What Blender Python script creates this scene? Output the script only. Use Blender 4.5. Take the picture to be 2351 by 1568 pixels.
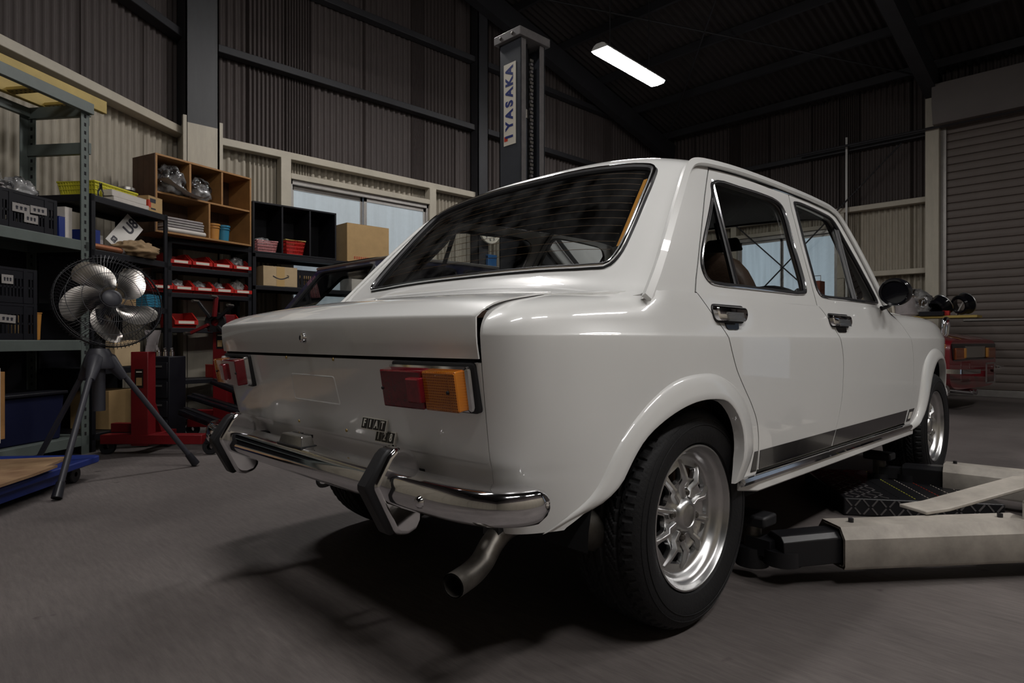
import bpy, bmesh, math, random
import numpy as np
from mathutils import Vector, Matrix, Euler
from mathutils.geometry import delaunay_2d_cdt

for _o in list(bpy.data.objects): bpy.data.objects.remove(_o, do_unlink=True)
SC = bpy.context.scene
COL = SC.collection
PI = math.pi
random.seed(7); RNG = np.random.RandomState(7)

# ------------------------------------------------------------------ camera, world, exposure
cam_d = bpy.data.cameras.new('camera'); cam = bpy.data.objects.new('camera', cam_d); COL.objects.link(cam)
cam.location = (1.5455, -1.4519, .732)
cam.rotation_euler = (PI/2-.0015, 0, .7996)
cam_d.sensor_width = 36; cam_d.lens = 36*1449/2351; cam_d.clip_start = .02; cam_d.clip_end = 100
SC.camera = cam
SC.view_settings.view_transform = 'Standard'; SC.view_settings.look = 'None'
SC.view_settings.gamma = 1; SC.view_settings.use_curve_mapping = False
SC.view_settings.exposure = 0.0
W = bpy.data.worlds.new('world'); SC.world = W; W.use_nodes = True
W.node_tree.nodes['Background'].inputs[0].default_value = (.55, .65, .8, 1)
W.node_tree.nodes['Background'].inputs[1].default_value = .3
LAMP_STRENGTH = 66.0
LAMPS = [(3.2, 3.6, 'to the right of the white car bonnet'), (3.3, 1.1, 'over the right-hand lift post'), (2.9, -1.1, 'to the right of the camera'), (-.2, -1.15, 'placed over the white car boot as rear fill'), (-2.8, 1.75, 'added over the navy car to light the left racks')]  # last two are unseen lamps, added as fill for car rear and left racks
WINDOW_STRENGTH = .30

# ------------------------------------------------------------------ materials
MATS = {}
def mat(name, col, rough=.5, metal=0.0, coat=0.0, noise=0, nscale=8, bump=0, bscale=60, spec=.5, emit=0, ecol=None, trans=0, col2=None, ior=1.45, coatr=.03, alpha=1):
    m = bpy.data.materials.new(name); m.use_nodes = True; MATS[name] = m
    nt = m.node_tree; b = nt.nodes['Principled BSDF']
    c = (*col, 1)
    b.inputs['Base Color'].default_value = c; b.inputs['Roughness'].default_value = rough
    b.inputs['Metallic'].default_value = metal; b.inputs['Coat Weight'].default_value = coat
    b.inputs['Coat Roughness'].default_value = coatr; b.inputs['IOR'].default_value = ior
    b.inputs['Specular IOR Level'].default_value = spec; b.inputs['Transmission Weight'].default_value = trans
    b.inputs['Alpha'].default_value = alpha
    if emit:
        b.inputs['Emission Color'].default_value = (*(ecol or col), 1); b.inputs['Emission Strength'].default_value = emit
    if noise or bump:
        tc = nt.nodes.new('ShaderNodeTexCoord')
    if noise:
        n = nt.nodes.new('ShaderNodeTexNoise'); n.inputs['Scale'].default_value = nscale; n.inputs['Detail'].default_value = 6
        n.inputs['Roughness'].default_value = .65
        nt.links.new(tc.outputs['Object'], n.inputs['Vector'])
        r = nt.nodes.new('ShaderNodeValToRGB'); r.color_ramp.elements[0].position = .3; r.color_ramp.elements[1].position = .7
        c2 = col2 or tuple(x*(1-noise) for x in col)
        r.color_ramp.elements[0].color = (*c2, 1); r.color_ramp.elements[1].color = c
        nt.links.new(n.outputs['Fac'], r.inputs['Fac']); nt.links.new(r.outputs['Color'], b.inputs['Base Color'])
    if bump:
        n2 = nt.nodes.new('ShaderNodeTexNoise'); n2.inputs['Scale'].default_value = bscale; n2.inputs['Detail'].default_value = 4
        nt.links.new(tc.outputs['Object'], n2.inputs['Vector'])
        bp = nt.nodes.new('ShaderNodeBump'); bp.inputs['Strength'].default_value = bump; bp.inputs['Distance'].default_value = .01
        nt.links.new(n2.outputs['Fac'], bp.inputs['Height']); nt.links.new(bp.outputs['Normal'], b.inputs['Normal'])
    return m

def glass_mat(name, tint, fres=1.5, rough=0.0, extra=0.0):
    m = bpy.data.materials.new(name); m.use_nodes = True; MATS[name] = m; nt = m.node_tree
    nt.nodes.remove(nt.nodes['Principled BSDF']); out = nt.nodes['Material Output']
    t = nt.nodes.new('ShaderNodeBsdfTransparent'); t.inputs[0].default_value = (*tint, 1)
    g = nt.nodes.new('ShaderNodeBsdfGlossy'); g.inputs['Roughness'].default_value = rough
    f = nt.nodes.new('ShaderNodeFresnel'); f.inputs['IOR'].default_value = fres
    mx = nt.nodes.new('ShaderNodeMixShader')
    nt.links.new(f.outputs[0], mx.inputs[0]); nt.links.new(t.outputs[0], mx.inputs[1]); nt.links.new(g.outputs[0], mx.inputs[2])
    last = mx
    if extra:
        d = nt.nodes.new('ShaderNodeBsdfDiffuse'); d.inputs[0].default_value = (.8, .8, .8, 1)
        mx2 = nt.nodes.new('ShaderNodeMixShader')
        tc = nt.nodes.new('ShaderNodeTexCoord'); n = nt.nodes.new('ShaderNodeTexNoise'); n.inputs['Scale'].default_value = 9; n.inputs['Detail'].default_value = 6
        nt.links.new(tc.outputs['Object'], n.inputs['Vector'])
        mp = nt.nodes.new('ShaderNodeMapRange'); mp.inputs[1].default_value = .4; mp.inputs[2].default_value = .75; mp.inputs[3].default_value = 0; mp.inputs[4].default_value = extra
        nt.links.new(n.outputs['Fac'], mp.inputs[0]); nt.links.new(mp.outputs[0], mx2.inputs[0])
        nt.links.new(mx.outputs[0], mx2.inputs[1]); nt.links.new(d.outputs[0], mx2.inputs[2]); last = mx2
    nt.links.new(last.outputs[0], out.inputs[0])
    return m

# ------------------------------------------------------------------ mesh builder
I4 = Matrix.Identity(4)
def T(x, y, z): return Matrix.Translation((x, y, z))
def RZ(a): return Matrix.Rotation(a, 4, 'Z')
def RX(a): return Matrix.Rotation(a, 4, 'X')
def RY(a): return Matrix.Rotation(a, 4, 'Y')

class MB:
    def __init__(s): s.v = []; s.f = []; s.mi = []
    def add(s, vs, fs, M=None, mi=0):
        o = len(s.v)
        if M is None: s.v += [tuple(v) for v in vs]
        else: s.v += [tuple(M @ Vector(v)) for v in vs]
        s.f += [tuple(i+o for i in f) for f in fs]; s.mi += [mi]*len(fs); return s
    def box(s, c, d, M=None, mi=0, tx=1, ty=1):
        x, y, z = d[0]/2, d[1]/2, d[2]/2
        vs = [(c[0]+a*x*(tx if k > 0 else 1), c[1]+b*y*(ty if k > 0 else 1), c[2]+k*z) for k in (-1, 1) for b in (-1, 1) for a in (-1, 1)]
        return s.add(vs, [(0, 2, 3, 1), (4, 5, 7, 6), (0, 1, 5, 4), (2, 6, 7, 3), (0, 4, 6, 2), (1, 3, 7, 5)], M, mi)
    def bx(s, x0, x1, y0, y1, z0, z1, M=None, mi=0):
        return s.box(((x0+x1)/2, (y0+y1)/2, (z0+z1)/2), (x1-x0, y1-y0, z1-z0), M, mi)
    def beam(s, a, b, w, h, mi=0):
        a = Vector(a); b = Vector(b); d = b-a; L = d.length
        q = d.to_track_quat('Y', 'Z').to_matrix().to_4x4()
        return s.box((0, L/2, 0), (w, L, h), Matrix.Translation(a) @ q, mi)
    def prism(s, poly, h0, h1, M=None, mi=0):
        n = len(poly)
        vs = [(p[0], p[1], h0) for p in poly]+[(p[0], p[1], h1) for p in poly]
        fs = [tuple(range(n-1, -1, -1)), tuple(range(n, 2*n))]+[(i, (i+1) % n, n+(i+1) % n, n+i) for i in range(n)]
        return s.add(vs, fs, M, mi)
    def tube(s, pts, r, n=8, closed=False, caps=True, M=None, mi=0, flat=None):
        pts = [Vector(p) for p in pts]; N = len(pts)
        rr = r if isinstance(r, (list, tuple)) else [r]*N
        tg = []
        for i in range(N):
            a = pts[(i-1) % N] if (closed or i > 0) else pts[i]; b = pts[(i+1) % N] if (closed or i < N-1) else pts[i]
            tg.append((b-a).normalized())
        up = Vector((0, 0, 1)) if abs(tg[0].z) < .9 else Vector((1, 0, 0))
        nx = tg[0].cross(up).normalized(); vs = []
        for i in range(N):
            nx = (nx-tg[i]*nx.dot(tg[i])).normalized(); ny = tg[i].cross(nx)
            for k in range(n):
                a = 2*PI*k/n
                vs.append(pts[i]+(nx*math.cos(a)+ny*math.sin(a))*rr[i])
        fs = []
        for i in range(N if closed else N-1):
            j = (i+1) % N
            for k in range(n): fs.append((i*n+k, i*n+(k+1) % n, j*n+(k+1) % n, j*n+k))
        if caps and not closed: fs += [tuple(range(n-1, -1, -1)), tuple((N-1)*n+k for k in range(n))]
        return s.add(vs, fs, M, mi)
    def lathe(s, prof, n=32, M=None, mi=0, a0=0, a1=2*PI):
        full = abs(a1-a0-2*PI) < 1e-6; m = n if full else n+1; P = len(prof)
        vs = []
        for k in range(m):
            a = a0+(a1-a0)*k/n
            for r, z in prof: vs.append((r*math.cos(a), r*math.sin(a), z))
        fs = []
        for k in range(n):
            j = (k+1) % m
            for i in range(P-1): fs.append((k*P+i, j*P+i, j*P+i+1, k*P+i+1))
        return s.add(vs, fs, M, mi)
    def sweep(s, path, sec, ups=None, closed=False, M=None, mi=0, caps=True, scale=None):
        """section (side,up) along path; side = tangent x up"""
        pts = [Vector(p) for p in path]; N = len(pts); n = len(sec); vs = []
        for i in range(N):
            a = pts[(i-1) % N] if (closed or i > 0) else pts[i]; b = pts[(i+1) % N] if (closed or i < N-1) else pts[i]
            t = (b-a).normalized(); u = Vector(ups[i]) if ups else Vector((0, 0, 1))
            u = (u-t*u.dot(t)).normalized(); sd = t.cross(u)
            k = scale[i] if scale else 1
            for q in sec: vs.append(pts[i]+sd*q[0]*k+u*q[1]*k)
        fs = []
        for i in range(N if closed else N-1):
            j = (i+1) % N
            for k in range(n): fs.append((i*n+k, i*n+(k+1) % n, j*n+(k+1) % n, j*n+k))
        if caps and not closed: fs += [tuple(range(n-1, -1, -1)), tuple((N-1)*n+k for k in range(n))]
        return s.add(vs, fs, M, mi)
    def grid(s, fn, nu, nv, M=None, mi=0, wu=False):
        vs = [fn(i/nu, j/nv) for i in range(nu+(0 if wu else 1)) for j in range(nv+1)]; fs = []; m = nu if wu else nu+1
        for i in range(nu):
            a = i; b = (i+1) % m
            for j in range(nv): fs.append((a*(nv+1)+j, b*(nv+1)+j, b*(nv+1)+j+1, a*(nv+1)+j+1))
        return s.add(vs, fs, M, mi)
    def mesh(s, name, mats, angle=35, fixn=True):
        me = bpy.data.meshes.new(name); me.from_pydata(s.v, [], s.f)
        if fixn:
            bm = bmesh.new(); bm.from_mesh(me); bmesh.ops.recalc_face_normals(bm, faces=bm.faces); bm.to_mesh(me); bm.free()
        ms = mats if isinstance(mats, (list, tuple)) else [mats]
        for q in ms: me.materials.append(MATS[q] if isinstance(q, str) else q)
        if len(ms) > 1: me.polygons.foreach_set('material_index', s.mi)
        if angle:
            me.shade_smooth(); me.set_sharp_from_angle(angle=math.radians(angle))
        me.update(); return me
    def build(s, name, mats, parent=None, bevel=0, seg=2, angle=35, fixn=True):
        return link(name, s.mesh(name, mats, angle, fixn), parent, bevel, seg)

def link(name, me, parent=None, bevel=0, seg=2):
    o = bpy.data.objects.new(name, me); COL.objects.link(o)
    if parent is not None: o.parent = parent
    if bevel:
        b = o.modifiers.new('bevel', 'BEVEL'); b.width = bevel; b.segments = seg; b.limit_method = 'ANGLE'; b.angle_limit = math.radians(40)
        b.harden_normals = False
    return o

def tag(o, label=None, cat=None, group=None, kind=None):
    if label: o['label'] = label
    if cat: o['category'] = cat
    if group: o['group'] = group
    if kind: o['kind'] = kind
    return o
def thing(name, label, cat, loc=(0, 0, 0), rz=0, group=None):
    o = bpy.data.objects.new(name, None); COL.objects.link(o); o.location = loc; o.rotation_euler = (0, 0, rz); o.empty_display_size = .1
    return tag(o, label, cat, group)
def kids(o): return [c for c in COL.objects if c.parent == o]
def copy_tree(o, parent=None, loc=None, rz=None):
    c = o.copy(); COL.objects.link(c)
    if parent is not None: c.parent = parent
    if loc is not None: c.location = loc
    if rz is not None: c.rotation_euler = (0, 0, rz)
    for k in kids(o): copy_tree(k, c)
    return c
def struct(o): o['kind'] = 'structure'; return o
def one(mb, name, mats, label, cat, loc=(0, 0, 0), rz=0, bevel=0, group=None, angle=35):
    o = mb.build(name, mats, None, bevel, angle=angle); o.location = loc; o.rotation_euler = (0, 0, rz)
    return tag(o, label, cat, group)

# ------------------------------------------------------------------ parametric trimmed surfaces
def pchip(x, y):
    x = np.array(x, float); y = np.array(y, float); h = np.diff(x); d = np.diff(y)/h; m = np.zeros_like(y)
    m[0] = d[0]; m[-1] = d[-1]
    for i in range(1, len(x)-1):
        if d[i-1]*d[i] > 0:
            w1 = 2*h[i]+h[i-1]; w2 = h[i]+2*h[i-1]; m[i] = (w1+w2)/(w1/d[i-1]+w2/d[i])
    def f(q):
        q = np.clip(np.asarray(q, float), x[0], x[-1]); i = np.clip(np.searchsorted(x, q)-1, 0, len(x)-2)
        t = (q-x[i])/h[i]; t2 = t*t; t3 = t2*t
        return (2*t3-3*t2+1)*y[i]+(t3-2*t2+t)*h[i]*m[i]+(-2*t3+3*t2)*y[i+1]+(t3-t2)*h[i]*m[i+1]
    return f
def catmull(pts, n=12, closed=False):
    P = [np.array(p, float) for p in pts]; N = len(P); out = []
    for i in range(N if closed else N-1):
        p1 = P[i]; p2 = P[(i+1) % N]
        p0 = P[i-1] if (closed or i > 0) else 2*p1-p2; p3 = P[(i+2) % N] if (closed or i < N-2) else 2*p2-p1
        t0 = 0; t1 = np.linalg.norm(p1-p0)**.5+1e-9; t2 = t1+np.linalg.norm(p2-p1)**.5+1e-9; t3 = t2+np.linalg.norm(p3-p2)**.5+1e-9
        for k in range(n):
            t = t1+(t2-t1)*k/n
            A1 = (t1-t)/(t1-t0)*p0+(t-t0)/(t1-t0)*p1; A2 = (t2-t)/(t2-t1)*p1+(t-t1)/(t2-t1)*p2; A3 = (t3-t)/(t3-t2)*p2+(t-t2)/(t3-t2)*p3
            B1 = (t2-t)/(t2-t0)*A1+(t-t0)/(t2-t0)*A2; B2 = (t3-t)/(t3-t1)*A2+(t-t1)/(t3-t1)*A3
            out.append((t2-t)/(t2-t1)*B1+(t-t1)/(t2-t1)*B2)
    if not closed: out.append(P[-1])
    return np.array(out)
def resample(loop, d, closed=True):
    L = np.array(loop, float); out = []
    n = len(L)
    for i in range(n if closed else n-1):
        a = L[i]; b = L[(i+1) % n]; k = max(1, int(math.ceil(np.linalg.norm(b-a)/d)))
        for j in range(k): out.append(a+(b-a)*j/k)
    if not closed: out.append(L[-1])
    return np.array(out)
def inpoly(pts, poly):
    x, y = pts[:, 0], pts[:, 1]; ins = np.zeros(len(pts), bool); P = np.asarray(poly); j = len(P)-1
    for i in range(len(P)):
        xi, yi = P[i]; xj, yj = P[j]
        c = ((yi > y) != (yj > y)) & (x < (xj-xi)*(y-yi)/((yj-yi) or 1e-12)+xi)
        ins ^= c; j = i
    return ins
def roundpoly(poly, r, n=5):
    """round the corners of a 2D polygon; r scalar or list"""
    P = [np.array(p, float) for p in poly]; N = len(P); out = []
    for i in range(N):
        a, b, c = P[i-1], P[i], P[(i+1) % N]; ri = r[i] if isinstance(r, (list, tuple)) else r
        d1 = np.linalg.norm(a-b); d2 = np.linalg.norm(c-b); k = min(ri, d1*.45, d2*.45)
        if k < 1e-5: out.append(b); continue
        s = b+(a-b)/d1*k; e = b+(c-b)/d2*k
        for q in range(n+1):
            t = q/n; out.append((1-t)**2*s+2*t*(1-t)*b+t*t*e)
    return np.array(out)
def inset(loop, d):
    L = np.array(loop, float); a = np.roll(L, 1, 0); b = np.roll(L, -1, 0); t = b-a; t /= np.linalg.norm(t, axis=1)[:, None]+1e-12
    area = .5*np.sum(L[:, 0]*np.roll(L[:, 1], -1)-np.roll(L[:, 0], -1)*L[:, 1])
    n = np.stack([-t[:, 1], t[:, 0]], 1)*(1 if area > 0 else -1)
    return L+n*d
class Panel:
    """collects trimmed patches of parametric surfaces with analytic normals and return flanges"""
    def __init__(s): s.V = []; s.N = []; s.F = []
    def patch(s, fn, outer, holes=(), d=.02, du=1, dv=1, flange=.008, mirror=False, off=0, flip=False, extra=None):
        sc = np.array([du, dv], float)
        loops = [resample(np.array(outer, float)*sc, d)]+[resample(np.array(h, float)*sc, d) for h in holes]
        vs = []; es = []
        for L in loops:
            o = len(vs); vs += [tuple(p) for p in L]; es += [(o+i, o+(i+1) % len(L)) for i in range(len(L))]
        A = np.array(loops[0]); lo = A.min(0); hi = A.max(0)
        gx = np.arange(lo[0]+d/2, hi[0], d); gy = np.arange(lo[1]+d/2, hi[1], d)
        if extra is not None: gy = np.unique(np.concatenate([gy, np.array(extra)*dv]))
        G = np.stack(np.meshgrid(gx, gy), -1).reshape(-1, 2)
        k = inpoly(G, loops[0])
        for h in loops[1:]: k &= ~inpoly(G, h)
        G = G[k]
        B = np.array(vs)
        if len(G):
            keep = np.ones(len(G), bool)
            for c in range(0, len(G), 2000):
                D = ((G[c:c+2000, None, :]-B[None])**2).sum(-1).min(1); keep[c:c+2000] = D > (d*.45)**2
            G = G[keep]
        allv = [Vector(p) for p in vs]+[Vector(p) for p in G]
        r = delaunay_2d_cdt(allv, es, [], 0, 1e-7)
        P2 = np.array([tuple(q) for q in r[0]]); F = [tuple(f) for f in r[2]]
        cen = np.array([P2[list(f)].mean(0) for f in F])
        k = inpoly(cen, loops[0])
        for h in loops[1:]: k &= ~inpoly(cen, h)
        F = [f for f, q in zip(F, k) if q]
        uv = P2/sc; e = 1e-3
        P = fn(uv[:, 0], uv[:, 1])
        Pu = fn(uv[:, 0]+e, uv[:, 1])-fn(uv[:, 0]-e, uv[:, 1]); Pv = fn(uv[:, 0], uv[:, 1]+e)-fn(uv[:, 0], uv[:, 1]-e)
        Nn = np.cross(Pu, Pv); Nn /= np.linalg.norm(Nn, axis=1)[:, None]+1e-15
        if flip: Nn = -Nn; F = [f[::-1] for f in F]
        P = P+Nn*off
        if mirror:
            P = P*np.array([-1, 1, 1]); Nn = Nn*np.array([-1, 1, 1]); F = [f[::-1] for f in F]
        # edge-count boundary
        cnt = {}
        for f in F:
            for a, b in zip(f, f[1:]+f[:1]): cnt[(a, b)] = 1
        o = len(s.V)
        s.V += [tuple(p) for p in P]; s.N += [tuple(n) for n in Nn]; s.F += [tuple(i+o for i in f) for f in F]
        if flange:
            for (a, b) in list(cnt):
                if (b, a) in cnt: continue
                pa, pb, na, nb = P[a], P[b], Nn[a], Nn[b]
                t = pb-pa; n = np.cross(t, (na+nb)/2); L = np.linalg.norm(n)
                if L < 1e-12: continue
                n /= L; q = len(s.V)
                s.V += [tuple(pa), tuple(pb), tuple(pb-nb*flange), tuple(pa-na*flange)]; s.N += [tuple(n)]*4; s.F.append((q+1, q, q+3, q+2))
        return s
    def build(s, name, mats, parent=None):
        me = bpy.data.meshes.new(name); me.from_pydata(s.V, [], s.F)
        me.materials.append(MATS[mats]); me.shade_smooth()
        me.normals_split_custom_set_from_vertices(s.N); me.update()
        o = bpy.data.objects.new(name, me); COL.objects.link(o)
        if parent is not None: o.parent = parent
        return o
# ================================================================== the workshop shell
def zpaint_mat(name, low, high, zsplit, rough=.65, dirt=.25, scale=5, bump=.0):
    m = bpy.data.materials.new(name); m.use_nodes = True; MATS[name] = m; nt = m.node_tree; b = nt.nodes['Principled BSDF']
    g = nt.nodes.new('ShaderNodeNewGeometry'); sx = nt.nodes.new('ShaderNodeSeparateXYZ'); nt.links.new(g.outputs['Position'], sx.inputs[0])
    st = nt.nodes.new('ShaderNodeMath'); st.operation = 'GREATER_THAN'; st.inputs[1].default_value = zsplit; nt.links.new(sx.outputs['Z'], st.inputs[0])
    mp = nt.nodes.new('ShaderNodeMapping'); mp.inputs['Scale'].default_value = (scale*3, scale*3, scale*.5); nt.links.new(g.outputs['Position'], mp.inputs[0])
    n = nt.nodes.new('ShaderNodeTexNoise'); n.inputs['Scale'].default_value = 1; n.inputs['Detail'].default_value = 8; n.inputs['Roughness'].default_value = .7; nt.links.new(mp.outputs[0], n.inputs['Vector'])
    mix = nt.nodes.new('ShaderNodeMix'); mix.data_type = 'RGBA'; nt.links.new(st.outputs[0], mix.inputs[0]); mix.inputs[6].default_value = (*low, 1); mix.inputs[7].default_value = (*high, 1)
    mr = nt.nodes.new('ShaderNodeMapRange'); mr.inputs[1].default_value = .3; mr.inputs[2].default_value = .75; mr.inputs[3].default_value = 1; mr.inputs[4].default_value = 1-dirt*1.6; nt.links.new(n.outputs['Fac'], mr.inputs[0])
    m2 = nt.nodes.new('ShaderNodeMix'); m2.data_type = 'RGBA'; m2.blend_type = 'MULTIPLY'; m2.inputs[0].default_value = 1; nt.links.new(mix.outputs[2], m2.inputs[6])
    nt.links.new(mr.outputs[0], m2.inputs[7]); nt.links.new(m2.outputs[2], b.inputs['Base Color']); b.inputs['Roughness'].default_value = rough
    return m
BEIGE = (.36, .322, .258); BROWN = (.058, .045, .042)
zpaint_mat('wall_sheet', BEIGE, BROWN, 2.70, .7, .16, 9)
zpaint_mat('column_paint', (.43, .39, .315), (.040, .041, .044), 2.74, .6, .15)
mat('beige_steel', (.44, .40, .325), .55, noise=.2, nscale=4)
mat('dark_steel', (.026, .026, .030), .6, noise=.3, nscale=4)
mat('roof_sheet', (.032, .027, .026), .8, noise=.3, nscale=3)
mat('aluminium', (.42, .40, .38), .4, .7, noise=.2, nscale=10)
mat('shutter_paint', (.14, .115, .102), .5, noise=.15, nscale=2)
mat('housing_paint', (.12, .105, .10), .5, noise=.15, nscale=2)
mat('lamp_white', (.75, .75, .72), .4)
mat('lamp_glow', (1, .97, .9), .5, emit=LAMP_STRENGTH, ecol=(1, .972, .948))
mat('pvc_white', (.6, .6, .58), .4)
def pane_mat(name, col, strength):
    m = mat(name, (.30, .33, .34), .35, noise=.1, nscale=20); nt = m.node_tree; b = nt.nodes['Principled BSDF']
    tc = nt.nodes.new('ShaderNodeTexCoord'); mp = nt.nodes.new('ShaderNodeMapping'); mp.inputs['Scale'].default_value = (14, 14, .5); nt.links.new(tc.outputs['Object'], mp.inputs[0])
    n = nt.nodes.new('ShaderNodeTexNoise'); n.inputs['Scale'].default_value = 1.5; n.inputs['Detail'].default_value = 5; nt.links.new(mp.outputs[0], n.inputs['Vector'])
    r = nt.nodes.new('ShaderNodeValToRGB'); r.color_ramp.elements[0].color = (*[c*.8 for c in col], 1); r.color_ramp.elements[1].color = (*col, 1); r.color_ramp.elements[0].position = .35; r.color_ramp.elements[1].position = .65
    nt.links.new(n.outputs['Fac'], r.inputs[0]); nt.links.new(r.outputs[0], b.inputs['Emission Color']); b.inputs['Emission Strength'].default_value = strength
pane_mat('frosted_pane', (.62, .72, .80), WINDOW_STRENGTH)
pane_mat('frosted_pane_far', (.62, .76, .90), WINDOW_STRENGTH*1.5)

def concrete():
    m = mat('concrete', (.16, .145, .135), .75); nt = m.node_tree; b = nt.nodes['Principled BSDF']
    g = nt.nodes.new('ShaderNodeNewGeometry')
    def nz(scale, detail, vec=None, rough=.6):
        n = nt.nodes.new('ShaderNodeTexNoise'); n.inputs['Scale'].default_value = scale; n.inputs['Detail'].default_value = detail; n.inputs['Roughness'].default_value = rough
        nt.links.new(vec or g.outputs['Position'], n.inputs['Vector']); return n.outputs['Fac']
    mp = nt.nodes.new('ShaderNodeMapping'); mp.inputs['Rotation'].default_value = (0, 0, .5); mp.inputs['Scale'].default_value = (10, 75, 1); nt.links.new(g.outputs['Position'], mp.inputs[0])
    a = nz(.9, 6); brush = nz(1.0, 5, mp.outputs[0], .7); spots = nz(16, 4)
    r = nt.nodes.new('ShaderNodeValToRGB'); r.color_ramp.elements[0].position = .32; r.color_ramp.elements[1].position = .68
    r.color_ramp.elements[0].color = (.080, .068, .066, 1); r.color_ramp.elements[1].color = (.150, .130, .123, 1); nt.links.new(a, r.inputs[0])
    r2 = nt.nodes.new('ShaderNodeMapRange'); r2.inputs[1].default_value = .3; r2.inputs[2].default_value = .7; r2.inputs[3].default_value = .72; r2.inputs[4].default_value = 1.12; nt.links.new(brush, r2.inputs[0])
    mx = nt.nodes.new('ShaderNodeMix'); mx.data_type = 'RGBA'; mx.blend_type = 'MULTIPLY'; mx.inputs[0].default_value = 1; nt.links.new(r.outputs[0], mx.inputs[6]); nt.links.new(r2.outputs[0], mx.inputs[7])
    r3 = nt.nodes.new('ShaderNodeValToRGB'); r3.color_ramp.elements[0].position = .27; r3.color_ramp.elements[1].position = .31; r3.color_ramp.elements[0].color = (.35, .33, .33, 1); r3.color_ramp.elements[1].color = (1, 1, 1, 1); nt.links.new(nz(5.5, 3), r3.inputs[0])
    m3 = nt.nodes.new('ShaderNodeMix'); m3.data_type = 'RGBA'; m3.blend_type = 'MULTIPLY'; m3.inputs[0].default_value = .8; nt.links.new(mx.outputs[2], m3.inputs[6]); nt.links.new(r3.outputs[0], m3.inputs[7])
    nt.links.new(m3.outputs[2], b.inputs['Base Color'])
    bp = nt.nodes.new('ShaderNodeBump'); bp.inputs['Strength'].default_value = .35; bp.inputs['Distance'].default_value = .004
    ad = nt.nodes.new('ShaderNodeMath'); ad.operation = 'ADD'; nt.links.new(brush, ad.inputs[0]); nt.links.new(spots, ad.inputs[1]); nt.links.new(ad.outputs[0], bp.inputs['Height']); nt.links.new(bp.outputs['Normal'], b.inputs['Normal'])
    rr = nt.nodes.new('ShaderNodeMapRange'); rr.inputs[3].default_value = .55; rr.inputs[4].default_value = .85; nt.links.new(a, rr.inputs[0]); nt.links.new(rr.outputs[0], b.inputs['Roughness'])
concrete()
struct(MB().bx(-9, 7, -8, 9.2, -.1, 0).build('floor', 'concrete'))

# corrugated sheet: runs along local x, height z, depth y
_sheet = {}
def sheet_mesh(z0, z1, w=.68, nw=9, amp=.014, matname='wall_sheet'):
    key = (round(z0, 3), round(z1, 3), round(w, 3), matname)
    if key not in _sheet:
        n = nw*8; vs = []
        for k in range(n+1):
            x = w*k/n; c = math.cos(2*PI*k/8); y = amp*math.copysign(min(1, abs(c)*1.6), c)
            if k in (0, n): y = -amp*1.8
            vs += [(x, y, z0), (x, y, z1)]
        fs = [(2*k, 2*k+2, 2*k+3, 2*k+1) for k in range(n)]
        _sheet[key] = MB().add(vs, fs).mesh('wall_sheet', matname, 60, fixn=False)
    return _sheet[key]
def add_sheet(root, x, z0, z1, w=.68):
    o = link('sheet', sheet_mesh(z0, z1, w), root); o.location = (x, 0, 0); return o
def wall_root(name, loc, rz):
    o = bpy.data.objects.new(name, None); COL.objects.link(o); o.location = loc; o.rotation_euler = (0, 0, rz); return struct(o)
HT = 6.4
# left wall with windows: local x = -y world, so rotate: local x -> +y, local y -> -x ; facing +x means use negative y
WX = -5.0
wl_ = wall_root('wall_left', (WX, .44, 0), PI/2)
WIN = [(1.52, 3.33, .95, 2.44), (5.10, 7.05, .95, 2.44)]
nS = 13
for k in range(nS):
    y0 = .44+k*.68; y1 = y0+.68; segs = [(y0, y1, None)]
    for (a, b, zb_, zt) in WIN:
        new = []
        for (u, v, w) in segs:
            if w is not None or v <= a+.01 or u >= b-.01: new.append((u, v, w)); continue
            if u < a-.01: new.append((u, a, None))
            new.append((max(u, a), min(v, b), (zb_, zt)))
            if v > b+.01: new.append((b, v, None))
        segs = new
    for (u, v, w) in segs:
        if w is None: add_sheet(wl_, u-.44, 0, HT, v-u)
        else: add_sheet(wl_, u-.44, 0, w[0], v-u); add_sheet(wl_, u-.44, w[1], HT, v-u)
for n_, z, mt in ((1, 2.68, 'beige_steel'), (2, 3.585, 'dark_steel'), (3, 4.5, 'dark_steel')):
    struct(MB().bx(-4.97, -4.86, .74, 8.7, z-.035, z+.04).build('trim_%d' % n_, mt, bevel=.006))
tn = 4
for i, (a, b, zb_, zt) in enumerate(WIN):
    w = wall_root('window_%d' % (i+1), (-4.93, a, 0), 0); L = b-a
    pn = 'frosted_pane' if i == 0 else 'frosted_pane_far'
    f = MB(); f.bx(-.05, .05, 0, L, zt-.05, zt); f.bx(-.05, .05, 0, L, zb_, zb_+.05); f.bx(-.05, .05, 0, .03, zb_, zt); f.bx(-.05, .05, L-.03, L, zb_, zt); f.build('window_frame', 'aluminium', w, bevel=.003)
    for j in (0, 1):
        s0 = .03+(L/2-.03)*j; s1 = s0+L/2-.03; x = .015 if j else -.015
        g = MB(); g.bx(x-.012, x+.012, s0, s1, zt-.095, zt-.05); g.bx(x-.012, x+.012, s0, s1, zb_+.05, zb_+.10); g.bx(x-.012, x+.012, s0, s0+.035, zb_+.05, zt-.05); g.bx(x-.012, x+.012, s1-.035, s1, zb_+.05, zt-.05)
        sash = g.build('window_sash', 'aluminium', w, bevel=.002)
        MB().bx(x-.003, x+.003, s0+.035, s1-.035, zb_+.10, zt-.095).build('pane', pn, w)
    # steel jambs and head around the opening
    for (y0, y1, z0, z1) in ((a-.11, a, 0, 2.65), (b, b+.10, 0, 2.65), (a, b, zt, zt+.06)):
        struct(MB().bx(-4.96, -4.85, y0, y1, z0, z1).build('trim_%d' % tn, 'beige_steel', bevel=.005)); tn += 1
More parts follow.
